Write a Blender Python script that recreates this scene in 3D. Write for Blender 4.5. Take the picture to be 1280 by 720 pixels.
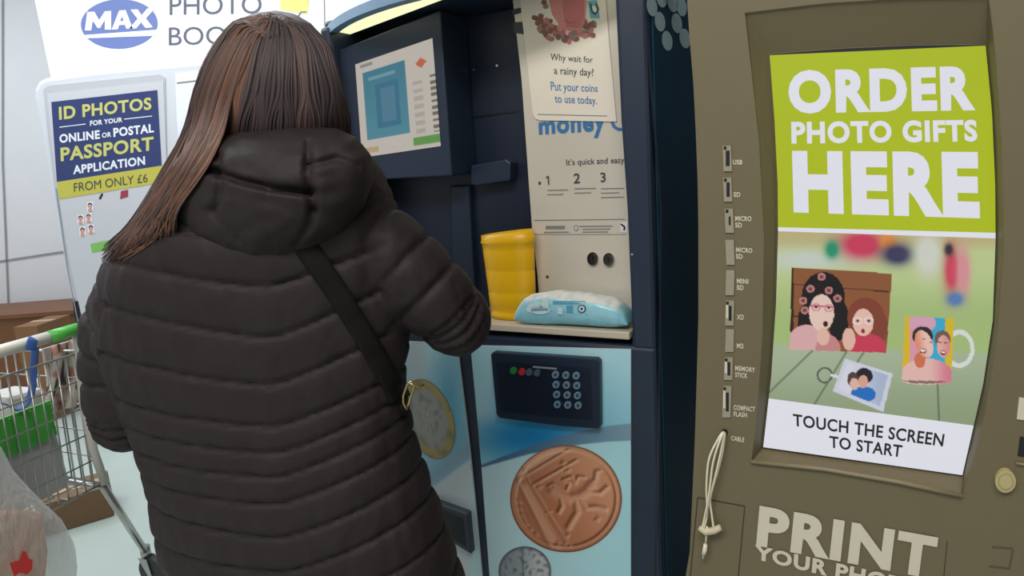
import bpy, bmesh, math, random
import numpy as np
from mathutils import Vector, Matrix, noise
from mathutils.bvhtree import BVHTree

random.seed(7)
SC = bpy.context.scene
for o in list(bpy.data.objects):
    bpy.data.objects.remove(o)

# ------------------------------------------------------------------ camera
FPX, PITCH, ROLL, CAMZ = 800.0, math.radians(11.5), math.radians(4.2), 1.38
CAM = Vector((0, 0, CAMZ))
_F = Vector((0, math.cos(PITCH), -math.sin(PITCH)))
_R0 = Vector((1, 0, 0)); _U0 = Vector((0, math.sin(PITCH), math.cos(PITCH)))
_R = _R0 * math.cos(ROLL) - _U0 * math.sin(ROLL)
_U = _U0 * math.cos(ROLL) + _R0 * math.sin(ROLL)
cd = bpy.data.cameras.new('camera'); cam = bpy.data.objects.new('camera', cd)
SC.collection.objects.link(cam); SC.camera = cam
cd.sensor_width = 36.0; cd.sensor_fit = 'HORIZONTAL'; cd.lens = 36.0 * FPX / 1280.0
cd.clip_start = 0.02; cd.clip_end = 60
M3 = Matrix((_R, _U, -_F)).transposed()
cam.matrix_world = Matrix.Translation(CAM) @ M3.to_4x4()

# ------------------------------------------------------------------ world, lights, exposure
SC.view_settings.view_transform = 'Standard'; SC.view_settings.look = 'None'
SC.view_settings.gamma = 1.0; SC.view_settings.use_curve_mapping = False
SC.view_settings.exposure = 0.0
W = bpy.data.worlds.new('world'); SC.world = W; W.use_nodes = True
W.node_tree.nodes['Background'].inputs[0].default_value = (0.93, 0.95, 1.0, 1)
W.node_tree.nodes['Background'].inputs[1].default_value = 0.5

def area(name, loc, rot, sx, sy, power, col=(1, 1, 1)):
    l = bpy.data.lights.new(name, 'AREA'); l.shape = 'RECTANGLE'; l.size = sx; l.size_y = sy
    l.energy = power; l.color = col
    o = bpy.data.objects.new(name, l); o.location = loc; o.rotation_euler = rot
    SC.collection.objects.link(o); return o
area('fill_light_back', (-3.6, 3.2, 3.05), (0, 0, 0), 1.6, 1.6, 44, (0.86, 0.93, 1.0))  # extra unseen lamp, added to brighten the back left wall
area('ceiling_light_aisle', (-1.5, 2.4, 3.05), (0, 0, 0), 2.4, 1.0, 60, (0.93, 0.97, 1.0))
area('ceiling_light_front', (-0.8, -0.6, 3.05), (0, 0, 0), 2.6, 0.8, 84, (1.0, 0.95, 0.88))

# ------------------------------------------------------------------ maths helpers
def ray(px, py):
    return _F + _R * ((px - 640) / FPX) - _U * ((py - 360) / FPX)

def at_y(px, py, y):
    r = ray(px, py); return CAM + r * (y / r.y)

def at_z(px, py, z):
    r = ray(px, py); return CAM + r * ((z - CAMZ) / r.z)

def project(p):
    v = Vector(p) - CAM; k = FPX / v.dot(_F)
    return 640 + v.dot(_R) * k, 360 - v.dot(_U) * k

class Plane:
    """An upright plane: u along it (to the right), z up, off towards the viewer's side."""
    def __init__(s, px, py, y, yaw):
        a = math.radians(yaw)
        s.o = at_y(px, py, y); s.o.z = 0
        s.d = Vector((math.cos(a), -math.sin(a), 0)); s.n = Vector((-math.sin(a), -math.cos(a), 0))
    def P(s, px, py, off=0.0):
        r = ray(px, py); c = s.o + s.n * off
        return CAM + r * ((c - CAM).dot(s.n) / r.dot(s.n))
    def uz(s, px, py, off=0.0):
        q = s.P(px, py, off); return (q - s.o).dot(s.d), q.z
    def L(s, u, z, off=0.0):
        q = s.o + s.d * u + s.n * off; return Vector((q.x, q.y, z))

PK = Plane(866, 360, 0.98, 30)      # photo kiosk front
PC = Plane(788, 413, 1.45, 28)      # coin machine front
PP = Plane(340, 400, 1.22, 10)      # middle of the person
PT = Plane(95, 412, 1.72, -70)      # trolley gate
PB = Plane(120, 200, 3.25, 0)       # photo booth front

def lerp(a, b, t): return a + (b - a) * t

def along(poly, t):
    """Point at share t of a polyline's length."""
    L = [math.dist(poly[i], poly[i + 1]) for i in range(len(poly) - 1)]
    s = t * sum(L)
    for i, l in enumerate(L):
        if s <= l or i == len(L) - 1:
            k = s / l if l else 0
            return tuple(lerp(a, b, k) for a, b in zip(poly[i], poly[i + 1]))
        s -= l

def smooth_path(pts, n):
    """Catmull-Rom through pts, n samples."""
    P = [Vector(p) for p in pts]; P = [P[0] * 2 - P[1]] + P + [P[-1] * 2 - P[-2]]
    out = []
    m = len(P) - 3
    for i in range(n):
        t = i / (n - 1) * m; k = min(int(t), m - 1); t -= k
        a, b, c, d = P[k:k + 4]
        out.append(0.5 * ((2 * b) + (c - a) * t + (2 * a - 5 * b + 4 * c - d) * t * t + (3 * b - a - 3 * c + d) * t ** 3))
    return out

# ------------------------------------------------------------------ materials
def s2l(c): return c / 12.92 if c <= 0.04045 else ((c + 0.055) / 1.055) ** 2.4
def rgb(r, g, b): return (s2l(r / 255), s2l(g / 255), s2l(b / 255), 1)
_M = {}
def mat(name, col, rough=0.5, metal=0.0, bump=0.0, bscale=60, var=0.0, vscale=8, emit=0.0, spec=0.5, alpha=1.0, trans=0.0, stretch=None):
    if name in _M: return _M[name]
    m = bpy.data.materials.new(name); m.use_nodes = True
    nt = m.node_tree; b = nt.nodes['Principled BSDF']
    b.inputs['Base Color'].default_value = col; b.inputs['Roughness'].default_value = rough
    b.inputs['Metallic'].default_value = metal; b.inputs['Specular IOR Level'].default_value = spec
    if alpha < 1: b.inputs['Alpha'].default_value = alpha
    if trans: b.inputs['Transmission Weight'].default_value = trans
    tc = nt.nodes.new('ShaderNodeTexCoord'); vec = tc.outputs['Object']
    if stretch:
        mp = nt.nodes.new('ShaderNodeMapping'); mp.inputs['Scale'].default_value = stretch
        nt.links.new(vec, mp.inputs['Vector']); vec = mp.outputs['Vector']
    n = nt.nodes.new('ShaderNodeTexNoise'); n.inputs['Scale'].default_value = vscale; n.inputs['Detail'].default_value = 4
    nt.links.new(vec, n.inputs['Vector'])
    v = max(var, 0.02)
    mx = nt.nodes.new('ShaderNodeMix'); mx.data_type = 'RGBA'
    mx.inputs[6].default_value = tuple(c * (1 - v) for c in col[:3]) + (1,)
    mx.inputs[7].default_value = tuple(min(c * (1 + v), 1) for c in col[:3]) + (1,)
    nt.links.new(n.outputs['Fac'], mx.inputs[0]); nt.links.new(mx.outputs[2], b.inputs['Base Color'])
    if emit:
        b.inputs['Emission Strength'].default_value = emit; b.inputs['Emission Color'].default_value = col
        nt.links.new(mx.outputs[2], b.inputs['Emission Color'])
        b.inputs['Base Color'].default_value = (0, 0, 0, 1)
        for l in list(nt.links):
            if l.to_socket == b.inputs['Base Color']: nt.links.remove(l)
    if bump:
        n2 = nt.nodes.new('ShaderNodeTexNoise'); n2.inputs['Scale'].default_value = bscale; n2.inputs['Detail'].default_value = 5
        nt.links.new(vec, n2.inputs['Vector'])
        bp = nt.nodes.new('ShaderNodeBump'); bp.inputs['Strength'].default_value = bump; bp.inputs['Distance'].default_value = 0.01
        nt.links.new(n2.outputs['Fac'], bp.inputs['Height']); nt.links.new(bp.outputs[0], b.inputs['Normal'])
    _M[name] = m; return m

def attr_mat(name, emit=0.0, rough=0.35, metal=0.0):
    """A printed or displayed picture: colours from the mesh's 'ink' attribute."""
    if name in _M: return _M[name]
    m = bpy.data.materials.new(name); m.use_nodes = True; nt = m.node_tree; b = nt.nodes['Principled BSDF']
    a = nt.nodes.new('ShaderNodeAttribute'); a.attribute_name = 'ink'
    b.inputs['Roughness'].default_value = rough; b.inputs['Metallic'].default_value = metal
    if emit:
        b.inputs['Base Color'].default_value = (0, 0, 0, 1); b.inputs['Specular IOR Level'].default_value = 0.3
        nt.links.new(a.outputs['Color'], b.inputs['Emission Color']); b.inputs['Emission Strength'].default_value = emit
    else:
        nt.links.new(a.outputs['Color'], b.inputs['Base Color'])
    _M[name] = m; return m

# ------------------------------------------------------------------ mesh builder
class MB:
    def __init__(s): s.v = []; s.f = []; s.m = []; s.sm = []; s.mats = []; s.ink = {}
    def mi(s, m):
        if m not in s.mats: s.mats.append(m)
        return s.mats.index(m)
    def add(s, verts, faces, m, smooth=False):
        k = len(s.v); s.v += [Vector(v) for v in verts]; i = s.mi(m)
        for f in faces: s.f.append([k + j for j in f]); s.m.append(i); s.sm.append(smooth)
        return k
    def poly(s, pts, m): s.add(pts, [list(range(len(pts)))], m)
    def prism(s, a, b, m, smooth=False):
        n = len(a)
        s.add(list(a) + list(b), [list(range(n)), list(range(2 * n - 1, n - 1, -1))] +
              [[i, n + i, n + (i + 1) % n, (i + 1) % n] for i in range(n)], m, smooth)
    def pprism(s, pl, px, off, t, m):
        """Outline px (photo pixels) on plane pl at off, t thick into the depth."""
        a = [pl.P(x, y, off) for x, y in px]; s.prism(a, [p - pl.n * t for p in a], m)
    def lprism(s, pl, uz, off, t, m):
        a = [pl.L(u, z, off) for u, z in uz]; s.prism(a, [p - pl.n * t for p in a], m)
    def box(s, pl, u0, u1, z0, z1, o0, o1, m):
        s.lprism(pl, [(u0, z0), (u1, z0), (u1, z1), (u0, z1)], o1, o1 - o0, m)
    def tube(s, path, r, m, n=8, flat=1.0, caps=True):
        path = [Vector(p) for p in path]; N = len(path)
        rs = r if isinstance(r, (list, tuple)) else [r] * N
        V = []; prev = None
        for i, p in enumerate(path):
            t = (path[min(i + 1, N - 1)] - path[max(i - 1, 0)])
            t = t.normalized() if t.length > 1e-9 else Vector((0, 0, 1))
            a = prev - t * prev.dot(t) if prev is not None else (t.cross(Vector((0, 0, 1))) if abs(t.z) < .9 else t.cross(Vector((1, 0, 0))))
            a.normalize(); prev = a; b = t.cross(a)
            for k in range(n):
                w = 2 * math.pi * k / n
                V.append(p + a * (rs[i] * math.cos(w)) + b * (rs[i] * flat * math.sin(w)))
        F = [[i * n + k, i * n + (k + 1) % n, (i + 1) * n + (k + 1) % n, (i + 1) * n + k] for i in range(N - 1) for k in range(n)]
        if caps: F += [list(range(n - 1, -1, -1)), [(N - 1) * n + k for k in range(n)]]
        s.add(V, F, m, True)
    def disc(s, pl, cx, cy, rx, ry, off, t, m, n=40, rot=0.0):
        c, q = math.cos(rot), math.sin(rot); P = []
        for k in range(n):
            w = 2 * math.pi * k / n; x, y = rx * math.cos(w), ry * math.sin(w)
            P.append((cx + x * c - y * q, cy + x * q + y * c))
        s.pprism(pl, P, off, t, m)
    def ppoly(s, pl, px, off, m): s.poly([pl.P(x, y, off) for x, y in px], m)
    def ell(s, pl, cx, cy, rx, ry, off, m, n=28, rot=0.0):
        c, q = math.cos(rot), math.sin(rot); P = []
        for k in range(n):
            w = 2 * math.pi * k / n; x, y = rx * math.cos(w), ry * math.sin(w)
            P.append((cx + x * c - y * q, cy + x * q + y * c))
        s.ppoly(pl, P, off, m)
    def line(s, pl, pts, w, off, m):
        for (x0, y0), (x1, y1) in zip(pts, pts[1:]):
            l = math.hypot(x1 - x0, y1 - y0) or 1; a, b = -(y1 - y0) / l * w / 2, (x1 - x0) / l * w / 2
            s.ppoly(pl, [(x0 + a, y0 + b), (x1 + a, y1 + b), (x1 - a, y1 - b), (x0 - a, y0 - b)], off, m)
    def text(s, pl, body, quad, off, m, bold=0.0, sx=1.0):
        """Lettering fitted into a quad of photo pixels (tl, tr, br, bl) on the plane."""
        vs, fs = glyphs(body, bold)
        tl, tr, br, bl = quad; out = []
        for x, y in vs:
            X = lerp(lerp(bl[0], br[0], x), lerp(tl[0], tr[0], x), y); Y = lerp(lerp(bl[1], br[1], x), lerp(tl[1], tr[1], x), y)
            out.append(pl.P(X, Y, off))
        s.add(out, fs, m)
    def grid(s, fn, nu, nv, m, inkfn, ukeep=False):
        """fn(u,v)->(point); inkfn(u,v)->sRGB 0..255; a picture as a dense coloured sheet."""
        V = []; C = []
        for j in range(nv + 1):
            for i in range(nu + 1):
                V.append(fn(i / nu, j / nv)); C.append(inkfn(i / nu, j / nv))
        k = s.add(V, [[j * (nu + 1) + i, j * (nu + 1) + i + 1, (j + 1) * (nu + 1) + i + 1, (j + 1) * (nu + 1) + i] for j in range(nv) for i in range(nu)], m)
        for q, c in enumerate(C): s.ink[k + q] = rgb(*[min(max(x, 0), 255) for x in c])
    def mesh(s, name, loc=(0, 0, 0), recalc=True):
        loc = Vector(loc); me = bpy.data.meshes.new(name)
        me.from_pydata([v - loc for v in s.v], [], s.f)
        for m in s.mats: me.materials.append(m)
        me.polygons.foreach_set('material_index', s.m); me.polygons.foreach_set('use_smooth', s.sm)
        if s.ink:
            a = me.color_attributes.new('ink', 'FLOAT_COLOR', 'POINT')
            arr = np.ones((len(s.v), 4), np.float32) * .5
            for i, c in s.ink.items(): arr[i] = c
            a.data.foreach_set('color', arr.ravel())
        if recalc:
            bm = bmesh.new(); bm.from_mesh(me); bmesh.ops.recalc_face_normals(bm, faces=bm.faces); bm.to_mesh(me); bm.free()
        me.update(); return me
    def build(s, name, parent=None, loc=None, bevel=0.0, seg=2):
        if parent is not None:
            p = parent
            base = parent.matrix_basis.translation.copy()
            while p.parent is not None:
                p = p.parent; base += p.matrix_basis.translation
        else:
            base = Vector(loc) if loc is not None else Vector((0, 0, 0))
        own = Vector((0, 0, 0)) if parent is not None else base
        o = bpy.data.objects.new(name, s.mesh(name, base)); SC.collection.objects.link(o)
        if parent is not None: o.parent = parent
        o.location = own
        if bevel:
            b = o.modifiers.new('round', 'BEVEL'); b.width = bevel; b.segments = seg; b.limit_method = 'ANGLE'; b.angle_limit = math.radians(40)
        return o

_G = {}
def glyphs(body, bold):
    key = (body, bold)
    if key not in _G:
        c = bpy.data.curves.new('glyph', 'FONT'); c.body = body; c.offset = bold; c.resolution_u = 4; c.space_character = 1 + 2.6 * bold
        o = bpy.data.objects.new('glyph', c); SC.collection.objects.link(o)
        me = bpy.data.meshes.new_from_object(o.evaluated_get(bpy.context.evaluated_depsgraph_get()))
        V = [(v.co.x, v.co.y) for v in me.vertices]; Fs = [list(p.vertices) for p in me.polygons]
        x0, x1 = min(v[0] for v in V), max(v[0] for v in V); y0, y1 = min(v[1] for v in V), max(v[1] for v in V)
        _G[key] = ([((x - x0) / (x1 - x0), (y - y0) / max(y1 - y0, 1e-6)) for x, y in V], Fs)
        bpy.data.objects.remove(o); bpy.data.meshes.remove(me); bpy.data.curves.remove(c)
    return _G[key]

def tag(o, label=None, cat=None, group=None, kind=None):
    if label: o['label'] = label
    if cat: o['category'] = cat
    if group: o['group'] = group
    if kind: o['kind'] = kind
    return o
def thing(name, label, cat, loc=(0, 0, 0), group=None):
    o = bpy.data.objects.new(name, None); o.location = loc; o.empty_display_size = .1
    SC.collection.objects.link(o); return tag(o, label, cat, group)
def struct(mb, name): return tag(mb.build(name), kind='structure')

def gauss(x, y, cx, cy, sx, sy): return math.exp(-((x - cx) / sx) ** 2 - ((y - cy) / sy) ** 2)
def mixc(a, b, t): t = min(max(t, 0), 1); return tuple(lerp(p, q, t) for p, q in zip(a, b))
def sstep(a, b, x): t = min(max((x - a) / (b - a), 0), 1); return t * t * (3 - 2 * t)
def segd(x, y, pts):
    best = 1e9
    for (x0, y0), (x1, y1) in zip(pts, pts[1:]):
        dx, dy = x1 - x0, y1 - y0; t = min(max(((x - x0) * dx + (y - y0) * dy) / (dx * dx + dy * dy + 1e-9), 0), 1)
        best = min(best, math.hypot(x - x0 - dx * t, y - y0 - dy * t))
    return best

# ================================================================== SETTING
m_floor = mat('shop_floor', rgb(172, 184, 178), .4, bump=.02, var=.06, vscale=3)
m_wall = mat('wall_panel', rgb(214, 214, 216), .7, var=.03)
m_seam = mat('panel_seam', rgb(140, 140, 142), .7)
m_ceil = mat('ceiling_tile', rgb(225, 226, 226), .8)
f = MB(); f.prism([(-6, -3, 0), (4, -3, 0), (4, 6, 0), (-6, 6, 0)], [(-6, -3, -.1), (4, -3, -.1), (4, 6, -.1), (-6, 6, -.1)], m_floor); struct(f, 'floor')
f = MB(); f.prism([(-6, 4.8, 0), (4, 4.8, 0), (4, 4.8, 3.2), (-6, 4.8, 3.2)], [(-6, 4.95, 0), (4, 4.95, 0), (4, 4.95, 3.2), (-6, 4.95, 3.2)], m_wall)
PW = Plane(30, 200, 4.795, 0)
struct(f, 'wall_back')
f = MB(); f.prism([(1.6, -3, 0), (1.6, 4.8, 0), (1.6, 4.8, 3.2), (1.6, -3, 3.2)], [(1.75, -3, 0), (1.75, 4.8, 0), (1.75, 4.8, 3.2), (1.75, -3, 3.2)], mat('added_wall_dark', rgb(84, 82, 78), .7)); struct(f, 'wall_right_added')  # unseen wall added to hold back light and dim the right side
f = MB(); f.line(PW, [(3, -60), (3, 202), (12, 420)], 2.2, .003, m_seam); struct(f, 'trim_1')
f = MB(); f.line(PW, [(-60, 336), (70, 316), (200, 300)], 2.2, .003, m_seam); struct(f, 'trim_2')
f = MB(); f.prism([(-6, -3, 3.2), (4, -3, 3.2), (4, 6, 3.2), (-6, 6, 3.2)], [(-6, -3, 3.3), (4, -3, 3.3), (4, 6, 3.3), (-6, 6, 3.3)], m_ceil); struct(f, 'ceiling')

# ================================================================== COIN MACHINE
m_navy = mat('navy_plastic', rgb(34, 47, 68), .42, var=.08)
m_navyd = mat('deep_navy_plastic', rgb(24, 36, 56), .4, var=.08)
m_side = mat('machine_side_blue', rgb(22, 68, 96), .6, var=.1, spec=.2)
m_dot = mat('pale_blue_print', rgb(190, 222, 232), .6, spec=.2)
m_rim = mat('canopy_rim_blue', rgb(132, 164, 194), .35)
m_lens = mat('canopy_lens', (1.0, .97, .58, 1), .4, emit=1.05)
m_cream = mat('brushed_panel', rgb(222, 214, 200), .3, metal=.15, var=.06, vscale=2)
m_shelf = mat('shelf_laminate', rgb(196, 184, 166), .45, var=.05)
m_ink = mat('dark_ink', rgb(62, 66, 74), .5)
m_inkg = mat('grey_ink', rgb(128, 130, 130), .5)
m_inkb = mat('blue_ink', rgb(56, 120, 178), .5)
m_black = mat('black_plastic', rgb(18, 20, 24), .4)
m_chrome = mat('chrome', rgb(200, 196, 188), .18, metal=1.0)
m_key = mat('key_blue', rgb(120, 160, 185), .3, metal=.3)
m_white = mat('white_paint', rgb(235, 235, 232), .5)

uL = PC.uz(409, 120)[0]; uR = PC.uz(817, 300)[0]; BK = -.55
zS = PC.uz(705, 409)[1]; zTop = 1.76; BKA = -.16
zC = zTop
um, hw = (uL + uR) / 2, (uR - uL) / 2
base = PC.L(um, 0, -.25)
coin = thing('coin_counting_machine', 'tall navy coin counting machine with lit curved canopy, monitor and pale blue coin-print doors', 'machine', base)
mb = MB()
mb.box(PC, uL, uR, 0, zS - .035, BK, 0, m_navy)                         # lower cabinet
mb.box(PC, uL, uR, zS - .035, zC, BK, BKA, m_navyd)                     # alcove back
pl = [(767, -12), (768, 0), (775, 150), (783, 265), (789, 410), (789, 437)]
P = [PC.uz(x, y) for x, y in pl]
mb.lprism(PC, [(uR, P[-1][1]), (uR, P[0][1])] + [p for p in P], 0, -BK, m_navy)     # right post
mb.box(PC, uL, uL + .035, zS - .035, zC, BK, 0, m_navy)                  # left post
mb.box(PC, uL, uR, zC, zC + .02, BK, -.02, m_navy)                        # top
mb.build('cabinet', coin, bevel=.012)
# printed side
mb = MB()
c = PC.L(uR, 0, 0)
PS = Plane(817, 300, 1, 0); PS.o = Vector((c.x, c.y, 0)); PS.n = PC.d.copy(); PS.d = -PC.n
mb.box(PS, .03, .54, .02, zC + .02, .0005, .004, m_side)
mb.line(PS, [(804, -20), (826, 260), (824, 500), (818, 760)], 3.0, .0045, mat('corner_highlight_blue', rgb(52, 76, 104), .4))  # highlight along the rounded corner, painted as a lighter strip
for x, y in ((827, -3), (841, 3), (825, 27), (846, 29), (834, 51), (852, 8), (815, 8), (856, 48)):
    mb.ell(PS, x, y, 6.5, 12.5, .005, m_dot, rot=-.15)
mb.build('side_panel', coin)
# canopy with curved front
def arc(k=0.0, n=40, z=0.0, H=.235):
    out = []
    for i in range(n + 1):
        t = math.pi * (1 - i / n); q = max(0.0, math.sin(t))
        out.append(PC.L(um + (.515 - k) * math.cos(t), z, -.10 + (H - k) * q ** 1.7))
    return out
up = Vector((0, 0, 1)); mb = MB()
a = arc(.012, z=zC - .004); a = a + [PC.L(um + .45, zC - .004, -.2), PC.L(um - .45, zC - .004, -.2)]
mb.prism(a, [p + up * .012 for p in a], m_navy)
cn = mb.build('canopy', coin)
mb = MB(); a = arc(0, z=zC - .016); b = arc(.030, z=zC - .016); n = len(a)
V = a + b + [p + up * .022 for p in a] + [p + up * .022 for p in b]; F = []
for i in range(n - 1):
    F += [[i, i + 1, n + i + 1, n + i], [2 * n + i, 3 * n + i, 3 * n + i + 1, 2 * n + i + 1], [i, 2 * n + i, 2 * n + i + 1, i + 1], [n + i, n + i + 1, 3 * n + i + 1, 3 * n + i]]
mb.add(V, F, m_rim, False); tag(mb.build('rim', cn), 'pale blue curved rim')
mb = MB(); a = arc(.034, z=zC - .005)
lo = [(u, min(-.10 + .35 * (u - um + .46), -.10 + .35 * (um + .46 - u))) for u in [um - .455 + .91 * i / 20 for i in range(21)]]
oo = [((p - PC.o).dot(PC.d), (p - PC.o).dot(PC.n)) for p in a]
outl = [PC.L(u, zC - .005, o) for u, o in oo if abs(u - um) < .46] + [PC.L(u, zC - .005, o) for u, o in lo[::-1]]
mb.prism(outl, [p - up * .006 for p in outl], m_lens); tag(mb.build('light_lens', cn), 'glowing pale yellow lens')
# monitor
mon = MB()
mon.pprism(PC, [(424, 62), (550, 12), (556, 100), (565, 220), (462, 225), (428, 227)], -.03, .128, m_navy)
mo = mon.build('monitor', coin, bevel=.004)
mb = MB()
m_scr = attr_mat('monitor_picture', emit=.72)
q = [(444, 80.6), (540.5, 47.6), (551, 182.6), (452.5, 197)]
def bil(q, u, v):
    return tuple(lerp(lerp(q[0][i], q[1][i], u), lerp(q[3][i], q[2][i], u), v) for i in (0, 1))
def monink(u, v):
    c = (208, 200, 190)
    if .08 < u < .63 and .12 < v < .83:
        c = mixc((70, 130, 150), (92, 150, 165), v)
        e = max(abs(u - .38) - .12, abs(v - .5) - .2)
        if e < .03: c = (66, 122, 148)
        if e < -.03: c = (88, 134, 158)
        if .15 < u < .5 and abs(v - .2) < .014: c = (120, 165, 176)
    if abs((u - .83) / .075) + abs((v - .19) / .05) < 1: c = (205, 110, 80)
    if u > .93 and .3 < v < .86 and int(v * 34) % 2: c = (120, 115, 105)
    if .7 < u < .83 and .3 < v < .85 and int(v * 26) % 2: c = (186, 178, 168)
    if u > .66 and .885 < v < .965: c = (104, 160, 84)
    if .04 < u < .22 and .9 < v < .965: c = (196, 170, 130)
    if .06 < u < .22 and .03 < v < .06: c = (150, 150, 150)
    return c
mb.grid(lambda u, v: PC.P(*bil(q, u, v), -.0285), 90, 90, m_scr, monink)
tag(mb.build('screen', mo), 'lit screen with teal picture and green button')
# coin slot block in the alcove
mb = MB(); mb.pprism(PC, [(588, 207), (632, 199), (638, 203), (637, 226), (594, 232), (588, 229)], -.115, .04, m_navy); mb.build('note_slot_block', coin, bevel=.004)
mb = MB(); mb.pprism(PC, [(562, 232), (586, 232), (594, 380), (566, 380)], -.14, .019, m_navy); mb.build('coin_chute', coin, bevel=.004)
mb = MB(); mb.pprism(PC, [(590, 145), (647, 138), (647, 140), (590, 148)], BKA + .002, .0015, m_black); mb.build('panel_gap', coin)
for x, y, o in ((592, 87, BKA + .002), (621, 82, BKA + .002), (790, 318, .002)):
    mb = MB(); mb.disc(PC, x, y, 1.5, 1.5, o, .0018, m_chrome, n=10); mb.build('screw', coin)
# money panel
OFFM = -.10
mp = MB()
lft = [(640.5, -8), (641, 0), (652, 100), (665, 285), (672, 345), (677, 420)]
P = [PC.uz(x, y, OFFM) for x, y in lft]; ur = PC.uz(800, 300, OFFM)[0]
P[-1] = (P[-1][0], zS + .0005)
mp.lprism(PC, [(ur, P[0][1])] + P + [(ur, zS + .0005)], OFFM, .058, m_cream)
OM = OFFM + .0012
mp.ppoly(PC, [(640, 12), (652, 9), (652, 16), (641, 19)], OM, m_ink); mp.ppoly(PC, [(641, 28), (654, 27), (655, 43), (643, 41)], OM, m_ink)
mp.text(PC, 'money', [(673, 153), (757, 143.5), (757, 172), (674, 175)], OM, m_inkb, .035)
mp.line(PC, [(765, 152), (767, 157.5), (771, 161), (776, 162), (780, 161)], 4, OM, m_inkb)
mp.text(PC, "It's quick and easy.", [(707.5, 199), (782, 195.5), (782, 206), (708, 209)], OM, m_ink, .008)
for s_, q in (('1', [(682, 220), (687, 219.5), (687, 231), (683, 231)]), ('2', [(717, 217), (725, 216.5), (725, 229), (717, 229.5)]), ('3', [(750, 216), (757, 215.5), (757, 227.5), (751, 228)])):
    mp.text(PC, s_, q, OM, m_ink, .015) if s_ != '1' else mp.line(PC, [(682.5, 222.5), (685.2, 220.2), (685.8, 231)], 1.6, OM, m_ink)
mp.disc(PC, 674.5, 229, 1.6, 2.4, OM, .0005, m_ink, 10)
for x0, x1, y, k in ((684, 710, 238, 2), (718, 745, 236, 2), (751, 780, 236, 3)):
    for j in range(k): mp.line(PC, [(x0, y + j * 5.5), (x1 - 6 * (j % 2), y + j * 5.5 - .6)], 1.2, OM, m_inkg)
mp.line(PC, [(668, 275.5), (781, 274)], .9, OM, m_inkg); mp.line(PC, [(668, 293), (783, 293)], .6, OM, m_inkg)
mp.text(PC, 'FEE 10.9%', [(682, 282), (706, 281.5), (706, 287), (682, 287.5)], OM, m_ink, .01) if False else mp.line(PC, [(682, 284.5), (706, 284.2)], 4, OM, m_inkg)
mp.line(PC, [(680, 290.5), (711, 290)], 1.2, OM, m_inkg)
for j in range(3): mp.line(PC, [(728 - 4 * (j == 0), 283 + j * 3.6), (766 - 3 * j, 282.6 + j * 3.6)], 1.2, OM, m_inkg)
mp.ell(PC, 720, 285, 3, 4, OM, m_inkg, 12); mp.ell(PC, 720, 285, 2.1, 3, OM + .0003, m_cream, 12)
mp.ppoly(PC, [(775, 278), (784, 277), (784, 290), (776, 290)], OM, m_white); mp.line(PC, [(776, 280), (781, 284), (780, 288)], 2.2, OM + .0003, m_black)
mp.disc(PC, 684, 346, 1.7, 1.9, OM + .001, .001, mat('brass_screw', rgb(130, 100, 60), .4, metal=.8), 12)
mpo = tag(mp.build('instruction_panel', coin), 'cream panel printed with coin instructions')
for x, y in ((740.5, 323.5), (760.5, 324.5)):
    mb = MB(); mb.disc(PC, x, y, 6.8, 8.2, OFFM + .008, .008, m_chrome, 28); mb.disc(PC, x + .4, y + .3, 4.4, 5.4, OFFM + .0095, .002, mat('lock_steel', rgb(120, 112, 100), .3, metal=1), 24)
    mb.line(PC, [(x, y - 2.8), (x + .4, y + 3)], 1.6, OFFM + .0099, m_black)
    mb.build('lock', mpo)
# shelf
mb = MB(); u0 = PC.uz(470, 400)[0]; u1 = PC.uz(788.5, 411)[0]
mb.box(PC, u0, u1, zS - .018, zS, BKA + .001, .012, m_shelf)
tag(mb.build('shelf', coin, bevel=.003), 'cream laminate shelf')
# doors with printed graphic
m_print = attr_mat('door_print', rough=.3)
def curve_y(x): # upper edge of the grey swoosh
    return 585 - 36 * sstep(560, 660, x) - 20 * sstep(640, 790, x) if x > 590 else 640 - (x - 520) * .72
def doorink(x, y):
    c = mixc((176, 222, 234), (150, 210, 228), sstep(430, 520, y))
    n_ = noise.noise(Vector((x * .018, y * .018, 3.1)))
    c = mixc(c, (206, 228, 232), .55 * max(0, n_ * 1.6) + .5 * gauss(x, y, 600, 520, 18, 60))
    c = mixc(c, (58, 150, 200), .9 * gauss(x, y, 665, 545, 70, 28) + .5 * gauss(x, y, 560, 500, 16, 50))
    c = mixc(c, (196, 196, 200), .7 * gauss(x, y, 520, 450, 16, 40))
    if x > 588:
        t = max(0.0, (x - 590) / 200); ya = np.interp(x, (588, 600, 630, 658, 692, 727, 760, 790), (587, 582, 570, 560, 548, 538.5, 532.5, 529)); yb = np.interp(x, (588, 604, 660, 727, 760, 790), (587, 584, 568, 555.5, 552, 551))
        c = mixc(c, (24, 126, 190), .75 * gauss(x, y, 660, 545, 60, 26)); c = mixc(c, mixc((64, 96, 140), (124, 156, 176), t), sstep(ya - 1, ya + 1, y) * .92)
        low = mixc((200, 232, 238), (172, 224, 234), t)
        c = mixc(c, low, sstep(yb - 1, yb + 1, y))
        c = mixc(c, (196, 222, 228), .6 * sstep(yb - 2, yb + 2, y) * gauss(x, y, 620, 640, 26, 90))
    else:
        yl = 606 - (x - 545) * .75
        c = mixc(c, (150, 178, 200), .8 * gauss(0, y, 0, yl - 12, 1, 14))
        c = mixc(c, (214, 224, 228), sstep(yl - 3, yl + 3, y))
    return c
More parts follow.
